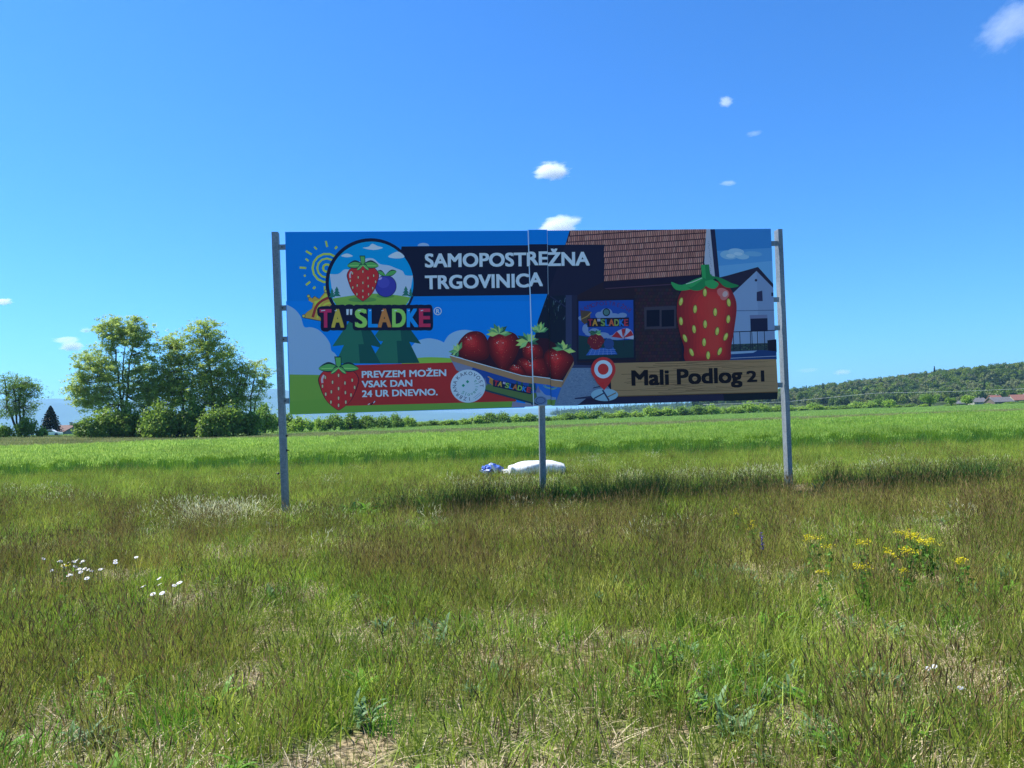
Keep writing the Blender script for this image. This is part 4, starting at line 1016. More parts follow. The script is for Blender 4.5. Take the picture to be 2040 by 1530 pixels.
def berry_flat(cx, ty, by, hw, s):
    """plain drawn strawberry with seeds and a green calyx"""
    H = by - ty
    sh = lambda k: spline([(cx - hw * .55 * k, ty + (1 - k) * 4), (cx - hw * k, ty + H * .20), (cx - hw * .93 * k, ty + H * .45), (cx - hw * .62 * k, ty + H * .78), (cx - hw * .12, by - (1 - k) * 20), (cx + hw * .12, by - (1 - k) * 20),
                           (cx + hw * .62 * k, ty + H * .78), (cx + hw * .93 * k, ty + H * .45), (cx + hw * k, ty + H * .20), (cx + hw * .55 * k, ty + (1 - k) * 4)], 5, True)
    pg(sh(1.0), (42, 14, 38)); pg(sh(.955), (132, 34, 44))
    pg([(x * .8 + cx * .2 + hw * .1, y) for x, y in sh(.86)], (122, 31, 42))
    pg([(x * .45 + cx * .55 - hw * .2, y * .7 + (ty + H * .3) * .3) for x, y in sh(.9)], (140, 38, 46))
    stroke(spline([(cx - hw * .72, ty + H * .14), (cx - hw * .82, ty + H * .24), (cx - hw * .8, ty + H * .34)], 4), s * 1.6, (165, 130, 165))
    for a, b in ((-.66, .2), (.68, .27), (-.8, .42), (.8, .45), (-.64, .62), (.62, .64), (-.38, .82), (.36, .82), (0, .9), (0, .15), (-.3, .32), (.32, .34), (0, .48), (-.36, .56), (.34, .58), (0, .72)):
        ell(cx + hw * a, ty + H * b, s * .9, s * 1.7, (70, 18, 34)); ell(cx + hw * a, ty + H * b, s * .62, s * 1.35, (168, 140, 130))
    G1, G0 = (56, 126, 78), (15, 34, 52)
    st = [(cx - hw * .09, ty - H * .02), (cx - hw * .16, ty - H * .30), (cx + hw * .10, ty - H * .30), (cx + hw * .12, ty + 0)]
    pg([(cx + (x - cx) * 1.35, y - s * .8) for x, y in st], G0); pg(st, G1)
    for dx, dy, w in ((-1.0, -.02, .14), (1.0, -.02, .14), (-.38, .10, .09), (.38, .10, .09)):
        tip = (cx + hw * dx, ty + H * dy); b = (cx, ty - H * .04); mx, my = (tip[0] + b[0]) / 2, (tip[1] + b[1]) / 2
        for k, c in ((1.25, G0), (.85, G1)):
            pg(spline([b, (mx, my - H * w * k * .9), tip, (mx, my + H * w * k * .55)], 5, True), c)
        stroke([b, (mx, my + H * .005), (tip[0] * .85 + b[0] * .15, tip[1] * .85 + b[1] * .15)], s * .5, (100, 160, 110))
def art_emblem():
    C = (739.5, 564, 84.3, 82.8)
    pal = (112, 146, 194)
    pg(inside(*C, spline([(650, 545), (673, 546), (686, 537), (700, 536), (712, 524), (728, 515.4), (744, 515.4), (757, 526), (775, 529), (790, 535), (802, 540), (808, 548.5), (826, 549)], 4) + [(826, 610), (650, 610)]), pal)
    for P in ([(723, 494), (734, 491.6), (741.8, 485.7), (752, 490), (763, 494), (744, 498)], [(679.5, 510), (690.8, 505), (703, 510), (691.5, 512.5)], [(773, 511.5), (786, 503), (796, 502), (806, 512), (790, 515)]):
        pg(spline(P, 3, True), (128, 158, 202))
    pg(inside(*C, spline([(655, 596), (700, 589), (740, 585), (790, 588), (824, 594)], 4) + [(818, 640), (660, 640)]), (78, 128, 66))
    for x, y, b, w in ((661.5, 574, 593, 6.5), (671, 570.5, 591, 8.5), (808.5, 569.5, 590, 8), (818, 573.5, 591, 5)):
        for k in range(3): pg([(x, y + (b - y) * .26 * k), (x - w * (.5 + .25 * k), y + (b - y) * (.4 + .28 * k)), (x + w * (.5 + .25 * k), y + (b - y) * (.4 + .28 * k))], (24, 84, 86))
    ell(722, 597, 28, 5, (58, 108, 66)); ell(768, 590, 18, 4, (58, 108, 66))
    ell(768.5, 570, 21.5, 22, (10, 14, 60)); ell(768.5, 570, 20.3, 20.8, (36, 44, 140)); ell(764, 563, 12, 11, (44, 54, 152)); ell(757.5, 555, 4, 2.2, (110, 120, 190), rot=-30)
    for tip in ((751, 541.5), (790, 540.5)):
        b = (768, 549); m_ = ((tip[0] + b[0]) / 2, (tip[1] + b[1]) / 2)
        for k, c in ((1.2, (15, 30, 50)), (.8, (52, 124, 78))): pg(spline([b, (m_[0], m_[1] - 6 * k), tip, (m_[0] + 2, m_[1] + 4 * k)], 4, True), c)
    berry_flat(723, 531, 598.5, 31.5, 2.0)
def art_word():
    L = [("T", 638, 660, (118, 32, 84)), ("A", 661, 685, (134, 128, 62)), ("\"", 690, 702, (150, 172, 214)), ("S", 708, 731, (92, 152, 86)), ("L", 734, 752, (8, 104, 204)), ("A", 753.5, 779, (150, 92, 60)),
         ("D", 782, 808, (92, 152, 86)), ("K", 811, 833, (8, 104, 204)), ("E", 835.5, 857, (122, 34, 76))]
    base = lambda x: 651.8 - (x - 640) * .006
    for s, x0, x1, c in L:
        if s == "\"": ell((x0 + x1) / 2, 620, 15, 14, NAVY); continue
        if s == "T":
            pg(spline([(x0 - 4, 612), (x1 + 2, 611), (x1 + 4, 628), (x1, 632), (x1 - 2, 658), (x0 + 2, 658), (x0 + 1, 634), (x0 - 5, 628)], 3, True), NAVY); continue
        pg(spline([(x0 - 3, 609), ((x0 + x1) / 2, 607.5), (x1 + 3, 609), (x1 + 5.5, 632), (x1 + 4, 656), ((x0 + x1) / 2, 658), (x0 - 4, 656), (x0 - 5, 632)], 4, True), NAVY)
    pg([(645, 616), (850, 614), (852, 654), (708, 655), (702, 640), (690, 640), (684, 655), (645, 655)], NAVY)
    for s, x0, x1, c in L:
        if s == "\"":
            for dx in (0, 7): pg([(x0 + dx, 616), (x0 + dx + 5.2, 616), (x0 + dx + 4.4, 627.5), (x0 + dx + .4, 627.5)], (150, 172, 214), TXT)
            continue
        text(s, x0 + 1, base(x0), x1 - 1, base(x1), 34.5, c, off=.034)
        text(s, x0 + 2.6, base(x0) - 14, x1 - 2.6, base(x1) - 14, 20.5, tuple(min(255, int(v * 1.10) + 4) for v in c), off=.03) if s in "SL" and False else None
    for x0, w in ((640, 8), (667, 4), (713, 6), (736, 3), (760, 4), (786, 5), (813, 3), (838, 5)):
        stroke([(x0, 619.5), (x0 + w, 618.3)], 1.5, (185, 190, 210), TXT)
    ring(872, 620, 7.2, 7.2, 1.7, (140, 166, 214), n=24, dest=TXT); text("R", 869.2, 624.2, 875.4, 624.1, 8, (140, 166, 214), off=.03)
def art_text():
    text("SAMOPOSTREŽNA", 847.8, 532.2, 1173.5, 528.5, 25.6, (134, 166, 210), off=.034)
    text("TRGOVINICA", 848, 575.8, 1080.2, 571.2, 25.6, (134, 166, 210), off=.034)
    text("PREVZEM MOŽEN", 721.5, 752.4, 888.5, 748.9, 12.6, (146, 174, 216), off=.035)
    text("VSAK DAN", 721.5, 771.6, 821, 769.3, 12.4, (146, 174, 216), off=.035)
    text("24 UR DNEVNO.", 722, 790.8, 871.5, 787, 12.4, (146, 174, 216), off=.035)
    text("Mali Podlog", 1259.5, 767.5, 1477, 761.2, 28.5, (10, 9, 20), off=.04)
    text("21", 1488, 760.6, 1521, 759.4, 20.5, (10, 9, 20), off=.045)
def real_berry(pts, dark=(50, 15, 28), mid=(108, 25, 36), hi=(140, 42, 50), cx=None, cy=None, seed=1):
    r = random.Random(seed); sp = spline(pts, 6, True)
    xs = [p[0] for p in pts]; ys = [p[1] for p in pts]; cx = cx or (min(xs) * .62 + max(xs) * .38); cy = cy or (min(ys) * .72 + max(ys) * .28)
    pg(sp, dark)
    for k in range(1, 9):
        f = 1 - k * .105; t = k / 8; c = tuple(int(a + (b - a) * min(1, t * 1.4)) for a, b in zip(dark, mid)) if t < .7 else tuple(int(a + (b - a) * (t - .7) / .3) for a, b in zip(mid, hi))
        pg([(cx + (x - cx) * f, cy + (y - cy) * f) for x, y in sp], c)
    for i in range(38):
        a = r.uniform(0, 6.28); q = r.uniform(.1, .86) ; k = int(a / 6.28 * len(sp)) % len(sp); x = cx + (sp[k][0] - cx) * q; y = cy + (sp[k][1] - cy) * q
        ell(x, y, .55, .8, (150, 75, 70) if r.random() < .6 else (60, 14, 28), n=6)
    for i in range(5): ell(cx + r.uniform(-7, 7), cy + r.uniform(-5, 5), r.uniform(.5, 1.6), .7, (188, 160, 180), rot=r.uniform(-40, 40), n=8)
def calyx(x, y, n, R, a0, a1, seed, squash=.8):
    r = random.Random(seed)
    for i in range(n):
        a = rad(a0 + (a1 - a0) * (i + r.uniform(-.3, .3)) / max(1, n - 1)); l = R * r.uniform(.7, 1.15); tip = (x + math.cos(a) * l, y - math.sin(a) * l * squash); w = l * .20
        px_, py_ = -math.sin(a), -math.cos(a); m_ = ((x + tip[0]) / 2, (y + tip[1]) / 2)
        c = r.choice([(60, 118, 88), (92, 146, 104), (26, 66, 62), (110, 152, 96), (44, 100, 80)])
        pg([(x, y), (m_[0] + px_ * w, m_[1] + py_ * w), tip, (m_[0] - px_ * w, m_[1] - py_ * w)], c)
        stroke([(x, y), (m_[0] * .5 + tip[0] * .5, m_[1] * .5 + tip[1] * .5)], .6, tuple(min(255, v + 28) for v in c))
def art_photo():
    # yard picture: base, roof, wall
    pg([(1136, 459), (1535, 456), (1549, 795), (1058, 809), (1060, 700), (1072, 640), (1091, 587), (1122, 500)], (16, 20, 48))
    pg([(1090, 590), (1130, 588), (1130, 700), (1066, 720), (1062, 690), (1072, 640)], (10, 20, 42))
    for i in range(26):
        x = rA.uniform(1085, 1126); y = rA.uniform(592, 640); stroke([(x, y), (x + rA.uniform(-2, 2), y + rA.uniform(3, 9))], .7, rA.choice([(60, 95, 135), (22, 48, 50), (30, 62, 58), (40, 60, 90)]))
    stroke([(1096, 590), (1128, 612)], 2.2, (22, 30, 66))
    pg([(1127, 588), (1150, 588), (1150, 735), (1127, 735)], (30, 42, 80)); pg([(1139, 588), (1150, 588), (1150, 735), (1139, 735)], (20, 26, 56))
    pg([(1150, 588), (1204, 560.4), (1350, 550), (1360, 722), (1150, 722)], (22, 19, 36))
    for k in range(22):
        y = 575 + k * 6.6
        for j in range(16):
            x = 1264 + j * 6.2 + (k % 2) * 3
            if x < 1352: pg([(x, y), (x + 5.4, y - .25), (x + 5.4, y + 5.4), (x, y + 5.7)], (24 + rA.randint(0, 12), 21 + rA.randint(0, 7), 36 + rA.randint(0, 8)))
    pg([(1202, 562), (1432, 545), (1432, 556), (1202, 574)], (17, 16, 42)); stroke([(1206, 575), (1345, 566)], 1.6, (44, 36, 66))
    # roof with tiles
    pg([(1134.6, 460), (1408, 457), (1403, 524), (1395, 548.6), (1204.8, 560.6), (1204, 487), (1126.5, 487)], (34, 24, 44))
    rows = [(459.5, 466)] 
    for k in range(-1, 9):
        ya = 478.5 + (k - 1) * 11.9; yb = ya + 11.9 - 1.9
        x = 1120 + rA.uniform(0, 2)
        while x < 1406:
            sl = -(x - 1204) * .068
            y0 = ya + sl; y1 = yb + sl; xl = 1.2
            ok = y1 > 459 and y1 < 562 + (x - 1204) * -.055
            if x < 1203 and y1 > 487.5: y1 = 487.4; xl = 1.0
            if y0 < 459.2 - (x - 1130) * .01: y0 = 459.4 - (x - 1130) * .01
            lim = 1134.6 - (y0 - 460) * .3
            if ok and x > lim and y1 > y0 + 1 and x + 2.7 < 1407.5 - max(0, y1 - 457) * .06 - max(0, y1 - 524) * .25:
                b = rA.uniform(.84, 1.14); pg([(x + xl, y0), (x + xl + 2.15, y0), (x + 2.3, y1), (x, y1)], (int(118 * b), int(96 * b), int(102 * b)))
                pg([(x + xl + 2.1, y0), (x + xl + 2.8, y0), (x + 2.9, y1), (x + 2.25, y1)], (int(76 * b), int(60 * b), int(74 * b)))
            x += 3.72
    # gable board and dark edge
    pg([(1406.7, 457), (1416, 456.8), (1424, 552), (1412, 552), (1402.5, 524)], (106, 130, 170)); 
    for i in range(16): y = 480 + i * 4.4; stroke([(1408 + (y - 480) * .08 + rA.uniform(0, 5), y), (1409 + (y - 480) * .08 + rA.uniform(0, 5), y + 3)], .8, (70, 90, 130))
    pg([(1414.5, 457), (1423.7, 456.8), (1433, 554), (1424, 553)], (20, 26, 58))
    # sky
    pg([(1423.7, 456.8), (1535, 456), (1540, 575), (1510, 534), (1433, 553)], (30, 92, 168))
    pg([(1428, 500), (1537, 494), (1540, 575), (1510, 534), (1433, 553)], (48, 108, 178)); pg([(1431, 530), (1538, 520), (1540, 575), (1510, 534), (1433, 553)], (62, 120, 184))
    for x, y, a, b, c in ((1452, 508, 18, 9, (78, 130, 184)), (1466, 502, 16, 7, (88, 136, 188)), (1478, 511, 14, 6, (84, 134, 186)), (1500, 506, 18, 5, (64, 120, 180)), (1455, 510, 9, 4, (104, 146, 192)), (1470, 506, 9, 3.4, (106, 148, 194))): ell(x, y, a, b, c, rot=4)
    # pale house
    pg([(1435, 553), (1509.5, 532), (1540, 566), (1540, 575), (1507, 541), (1460, 585), (1440, 590)], (22, 24, 50))
    pg([(1458, 586), (1506.5, 540), (1540, 574), (1544, 693), (1440, 693), (1440, 600)], (80, 114, 166))
    pg([(1506.5, 540), (1540, 574), (1544, 693), (1512, 693)], (74, 106, 158))
    stroke([(1462, 619.5), (1542, 618)], 1.2, (36, 56, 100)); ell(1505.5, 558.5, 2.6, 2.6, (20, 26, 60)); pg([(1507, 582), (1518, 579), (1519, 600), (1507, 600)], (26, 34, 70))
    pg([(1493, 628), (1528, 627), (1528.4, 634), (1493.5, 635)], (66, 86, 134)); pg([(1494, 635), (1528.4, 634), (1529, 660), (1495, 661)], (14, 22, 54)); pg([(1536, 583), (1540, 583), (1540, 590), (1536, 590)], (20, 26, 60))
    pg([(1448, 686), (1546, 683), (1546, 700), (1448, 702)], (28, 46, 62)); 
    for i in range(60):
        x = rA.uniform(1452, 1544); y = rA.uniform(686, 697); ell(x, y, 1.6, 1.0, rA.choice([(24, 62, 66), (44, 74, 72), (18, 30, 50), (20, 26, 40)]), n=6)
    pg([(1528, 678), (1546, 676), (1547, 702), (1530, 702)], (14, 18, 40))
    stroke([(1458, 661.5), (1545, 658)], 1.7, (14, 20, 48))
    for x in (1460, 1473, 1494, 1497, 1508, 1522): stroke([(x, 660), (x + 1.5, 699)], 1.4, (14, 20, 48))
    pg([(1446, 700), (1520, 697.5), (1546, 700), (1547, 716), (1446, 719)], (16, 42, 98)); pg([(1450, 701), (1508, 698.5), (1500, 703), (1450, 706)], (84, 122, 172)); stroke([(1450, 714), (1546, 709.5)], 1.3, (88, 116, 160))
    # window in the wall
    pg([(1283, 612), (1347, 609), (1347, 654), (1284, 656)], (36, 40, 62)); 
    for x0, x1 in ((1288, 1314), (1318, 1343)): pg([(x0, 618), (x1, 617), (x1, 650), (x0, 651)], (7, 11, 34))
    # poster on the wall
    pg([(1149, 597), (1265, 594), (1266, 716), (1149, 720)], (14, 18, 42)); pg([(1152.5, 600), (1261.5, 597.5), (1262.5, 712), (1153, 716)], (18, 52, 140))
    pg([(1153, 668), (1180, 672), (1230, 678), (1262, 676), (1262.5, 712), (1153, 716)], (14, 40, 54))
    for x, y, a, b in ((1196, 628, 10, 7), (1208, 624, 12, 10), (1222, 630, 14, 6), (1240, 628, 9, 5), (1160, 634, 8, 5), (1166, 655, 6, 9), (1174, 664, 9, 5), (1200, 668, 14, 6), (1228, 672, 20, 5), (1184, 660, 10, 6)): ell(x, y, a, b, (72, 104, 160))
    ell(1208, 622, 7.5, 8, (14, 26, 44)); ell(1208, 622, 5.4, 5.8, (44, 84, 100)); pg([(1156, 618), (1176, 620), (1176, 640), (1164, 646), (1158, 640)], (50, 48, 48)); stroke([(1158, 636), (1170, 630), (1178, 622)], 2, (96, 92, 60))
    arc_text("SAMOPOSTREŽNE", 1207, 690, 82, 124, 56, 8.2, (52, 30, 78), off=.03, dest=ART)
    pg([(1170, 634), (1253, 632.5), (1253, 650), (1170, 651.5)], (16, 18, 40)); 
    for s, x0, x1, c in (("T", 1172, 1180, (100, 30, 60)), ("A", 1180.5, 1190, (112, 100, 50)), ("\"", 1191, 1196, (100, 120, 170)), ("S", 1197.5, 1205, (70, 110, 72)), ("L", 1206.5, 1213, (16, 80, 170)), ("A", 1213.5, 1223, (130, 70, 56)), ("D", 1224.5, 1233, (84, 112, 70)), ("K", 1234.5, 1243, (16, 80, 170)), ("E", 1244, 1251, (110, 40, 66))):
        text(s, x0, 649, x1, 648.8, 12.6 if s != "\"" else 13, c, off=.03, dest=ART)
    pg([(1178, 694), (1222, 692), (1230, 706), (1167, 708)], (26, 66, 150)); 
    for i in range(6): stroke([(1174 + i * 9, 707), (1181 + i * 7, 694)], .7, (70, 104, 170))
    for y in (697, 701, 705): stroke([(1173, y + .5), (1226, y - .7)], .6, (70, 104, 170))
    P = [(1187 + 17 * math.cos(a) * (1 if math.sin(a) < .2 else .8), 681 + 16 * math.sin(a)) for a in np.linspace(0, 6.28, 22)[:-1]]; pg(P, (70, 22, 40)); calyx(1187, 665, 7, 16, -10, 190, 4, .5)
    for i in range(14): ell(1187 + rA.uniform(-12, 12), 681 + rA.uniform(-10, 11), .7, 1, (130, 80, 70), n=6)
    ell(1213, 685, 10, 11, (24, 50, 110)); 
    ua = [(1218, 671), (1229, 660), (1246, 654), (1257, 658), (1262, 668), (1262, 676)]; pg(spline(ua, 4), (110, 132, 180)); 
    for a, b in (((1218, 671), (1229, 660)), ((1238, 656), (1247, 654)), ((1257, 658), (1262, 668))): pg([a, b, (1241, 674)], (104, 28, 44))
    stroke([(1246, 655), (1242, 690)], 1, (20, 24, 50))
    # pavement
    pg([(1136, 733), (1180, 733), (1230, 792), (1150, 808), (1100, 808.6)], (66, 94, 136))
    for i in range(320):
        y = rA.uniform(736, 806); x = rA.uniform(1142 - (y - 733) * .45, 1190 - max(0, y - 770) * .9); b = rA.choice([(50, 76, 118), (84, 112, 152), (42, 64, 104)]); stroke([(x, y), (x + rA.uniform(1, 3.5), y - .1)], .6, b)
    pg([(1150, 807.3), (1170, 792), (1176, 789), (1230, 786), (1549, 776), (1549, 795.2), (1098, 808.9)], (22, 26, 56)); pg([(1440, 782), (1549, 779), (1549, 795.2), (1443, 799)], (10, 20, 34))
    stroke([(1145, 794), (1178, 791)], 2.4, (26, 34, 70), w1=5); stroke([(1182, 772.5), (1196, 770)], 2, (26, 34, 70)); pg([(1126, 732.5), (1178, 733), (1178, 728), (1126, 726)], (30, 44, 84))
    # big plain strawberry
    bp = [(1372, 566), (1352, 590), (1348, 625), (1353, 660), (1362, 690), (1370, 722), (1447, 722), (1456, 690), (1463, 650), (1467, 610), (1460, 585), (1444, 566), (1408, 558)]
    sp = spline(bp, 6, True); pg(sp, (84, 24, 36))
    for k in range(1, 9): 
        f = 1 - k * .1; t = k / 8; pg([(1424 + (x - 1424) * f, 606 + (y - 606) * (f if y < 700 else 1 - k * .03)) for x, y in sp], (int(84 + 56 * t), int(24 + 18 * t), int(36 + 10 * t)))
    for x, y, a, b in ((1440, 584, 13, 9), (1443, 588, 8, 11)): ell(x, y, a, b, (160, 78, 92), rot=30)
    ell(1444, 586, 5, 6, (176, 120, 142), rot=30)
    for x, y, rot in ((1403.5, 583, 0), (1356, 601, 12), (1451, 603, -8), (1356, 640, -4), (1450, 636, 5), (1364, 674, -20), (1445, 671, 22), (1377, 702, -22), (1433, 700, 20), (1410, 708, 0), (1384, 616, 4), (1424, 622, 0), (1404, 646, 0), (1382, 656, -6), (1428, 660, 8), (1402, 682, 0)):
        ell(x, y, 4.6, 9.2, (70, 60, 40), rot=rot, n=16); ell(x + .3, y, 3.5, 7.8, (132, 140, 72), rot=rot, n=16); ell(x + .9, y - 2, 1.4, 4, (156, 160, 100), rot=rot, n=10)
    G = [(18, 92, 62), (28, 112, 74), (12, 70, 54)]
    for pts, c in (([(1405, 552), (1385, 556), (1358, 568), (1337, 562), (1342, 574), (1352, 579), (1370, 578), (1392, 570)], G[1]), ([(1410, 550), (1395, 560), (1376, 573), (1366, 566), (1378, 578), (1396, 578), (1408, 566)], G[0]),
                   ([(1408, 552), (1404, 566), (1412, 574), (1424, 575), (1431, 566), (1424, 560)], G[1]), ([(1412, 550), (1426, 556), (1444, 572), (1462, 573), (1471, 569), (1456, 564), (1440, 556), (1424, 551)], G[0])):
        pg(spline(pts, 4, True), c)
    pg([(1396, 528), (1412, 527), (1414, 545), (1424, 556), (1404, 560), (1398, 552)], G[0]); pg([(1396, 528), (1404, 527.6), (1406, 556), (1398, 552)], G[1]); stroke(spline([(1366, 566), (1380, 562), (1398, 554)], 4), 1.6, (110, 150, 160))
    # wooden sign
    pg([(1215, 723.6), (1546, 715.3), (1549.5, 781.4), (1218, 790.5)], (98, 92, 78))
    for i in range(40):
        t = (i * .618) % 1; y0 = 726 + t * 60; x0 = rA.uniform(1222, 1440); L0 = rA.uniform(60, 220); x1 = min(1543, x0 + L0)
        n = 9; P = [(x0 + (x1 - x0) * k / n, y0 - (x0 + (x1 - x0) * k / n - 1222) * .026 + 1.5 * math.sin(k * .8 + i * 2.1)) for k in range(n + 1)]
        if all(y > 718 and y < 786 - (x - 1222) * .024 for x, y in P): stroke(P, rA.uniform(.7, 1.3), (70, 62, 50), w1=.3)
    stroke([(1218, 789.6), (1548, 780.6)], 1.4, (70, 62, 50))
    # map pin
    pg([(1204 + 27 * math.cos(a), 786.5 + 12.6 * math.sin(a)) for a in np.linspace(0, 6.28, 32)[:-1]], (84, 130, 172))
    stroke([(1183, 794), (1203, 783)], 2.6, (28, 40, 78)); stroke([(1200, 777), (1213, 798)], 3.2, (28, 40, 78)); stroke([(1210, 791), (1227, 782.5)], 2.2, (74, 74, 70))
    pin = [(1201.5 + 24.4 * math.cos(rad(a)), 736 - 24.4 * math.sin(rad(a))) for a in range(-28, 209, 8)]
    pg(pin + [(1190, 764), (1203.3, 777.5), (1214, 764)], (138, 36, 46)); pg([(1190, 764), (1203.3, 777.5), (1203, 760)], (122, 32, 42)); ell(1201.5, 735.7, 18, 18.2, (142, 174, 218)); ell(1201.3, 735.5, 10.8, 11, (138, 36, 46))
def art_box():
    # strawberry punnet
    pg([(897, 706), (930, 690), (1000, 672), (1090, 676), (1136, 700), (1141, 722), (1118, 760), (1040, 750)], (30, 14, 34))
    real_berry([(921, 672), (934, 662), (952, 660), (966, 668), (975, 690), (972, 712), (952, 719), (926, 716), (912, 702), (912, 686)], seed=3)
    real_berry([(972, 676), (988, 663), (1010, 660), (1028, 667), (1035, 686), (1029, 708), (1016, 730), (1004, 743), (993, 732), (976, 706)], seed=4)
    real_berry([(1040, 690), (1050, 681), (1066, 684), (1080, 696), (1080, 714), (1060, 722), (1044, 714)], seed=5)
    real_berry([(1062, 724), (1076, 714), (1090, 722), (1092, 750), (1070, 752), (1048, 748), (1034, 736), (1030, 720), (1044, 712)], seed=6)
    real_berry([(1012, 738), (1022, 726), (1040, 730), (1048, 748), (1028, 747)], seed=8)
    real_berry([(1088, 702), (1102, 693), (1120, 695), (1136, 705), (1143, 717), (1137, 731), (1124, 748), (1110, 759), (1099, 752), (1088, 732), (1083, 714)], seed=7)
    calyx(913, 700, 8, 19, 75, 265, 1, 1.0); calyx(994, 665, 9, 23, -5, 185, 2, .95); calyx(1052, 680, 12, 24, -20, 220, 3, .9); calyx(1074, 664, 8, 20, 20, 160, 5, 1.0); calyx(1122, 697, 8, 24, -15, 165, 6, .8)
    # punnet sides
    pg([(895, 708), (1040, 749), (1121, 759.5), (1118, 772), (1104.5, 808), (1073, 808.4), (968, 779), (909, 737)], (18, 52, 132))
    pg([(898, 716), (945, 727), (930, 752), (909, 737)], (78, 96, 140))
    pg([(909, 737), (950, 760), (1000, 771), (1068, 785), (1073, 808.4), (968, 779)], (52, 84, 58)); pg([(940, 762), (968, 776), (1073, 805), (1073, 808.4), (968, 780)], (20, 44, 70))
    pg([(1068, 765), (1118, 771), (1104.5, 808), (1073, 808.4)], (22, 76, 170)); pg(spline([(1068, 782), (1076, 778), (1086, 788), (1096, 790), (1108, 792)], 4) + [(1104.5, 808), (1073, 808.4)], (76, 108, 158)); pg([(1090, 798), (1108, 796), (1104.5, 808), (1090, 808)], (70, 108, 60))
    for r_ in (14, 11): ring(1097, 769, r_, 7 * r_ / 14, 1.2, (70, 120, 110), a0=180, a1=360, n=16)
    ell(1077, 799.5, 12.5, 8.5, (58, 88, 138)); ring(1077, 799.5, 9, 6, 1, (24, 40, 80))
    for x in (1030, 1040, 1056, 1062): pg([(x, 757), (x - 6, 778), (x + 6, 779)], (16, 58, 66))
    for x in (958, 966, 1072): pg([(x, 752 if x < 1000 else 770), (x - 5, 768 if x < 1000 else 784), (x + 5, 768 if x < 1000 else 784)], (70, 84, 130))
    pg([(976, 752), (986, 758), (982, 768), (974, 762)], (110, 88, 50)); stroke([(972, 750), (988, 760)], 2, (130, 112, 60))
    x = 984; y = 767.5
    pg([(982, 756), (1058, 771), (1058, 786), (982, 770)], (14, 24, 60))
    for s, w, c in (("T", 7.5, (118, 34, 60)), ("A", 8.5, (130, 118, 60)), ("\"", 5, (120, 140, 190)), ("S", 8, (84, 134, 78)), ("L", 7, (24, 90, 180)), ("A", 9, (140, 84, 58)), ("D", 9, (84, 134, 78)), ("K", 8.5, (24, 90, 180)), ("E", 8, (124, 40, 60))):
        text(s, x, y, x + w - 1, y + (w - 1) * .21, 9.6, c, off=.03, dest=ART); x += w + .3; y += w * .21
    pg([(895, 707.4), (1040, 748.2), (1121, 758.8), (1118, 772), (1040, 761.5), (901, 719.5)], (104, 94, 82)); stroke([(895, 707.6), (1040, 748.4), (1121, 759)], 1.5, (160, 170, 196)); pg([(1121, 758.8), (1143, 720), (1143, 726), (1119, 771)], (92, 86, 84))
    pg([(1021, 800), (1070, 808), (1066, 809.8), (1019, 811)], (86, 98, 140))
def art_badge():
    ell(932.4, 769.3, 34.8, 33, (134, 168, 214), n=48)
    arc_text("IZBRANA", 932.4, 769.3, 23.4, -84, -197, 7.2, (22, 26, 62), off=.03, dest=ART, squash=.95); arc_text("KAKOVOST", 932.4, 769.3, 23.4, 138, 2, 7.2, (22, 26, 62), off=.03, dest=ART, squash=.95)
    arc_text("Slovenija", 932.4, 769.3, 20.2, -126, 36, 7.0, (24, 104, 104), inward=True, off=.012, dest=ART, squash=.95)
    for cx_, cy_ in ((923, 768), (931.4, 760.4)):
        for dx, dy in ((-1.6, 0), (1.6, 0), (0, -1.6), (0, 1.6)): ell(cx_ + dx, cy_ + dy, 1.5, 1.5, (20, 108, 96), n=8)
    stroke([(943, 793), (957, 782)], .6, (60, 80, 120)); stroke([(946, 795.5), (959, 785)], .6, (60, 80, 120))

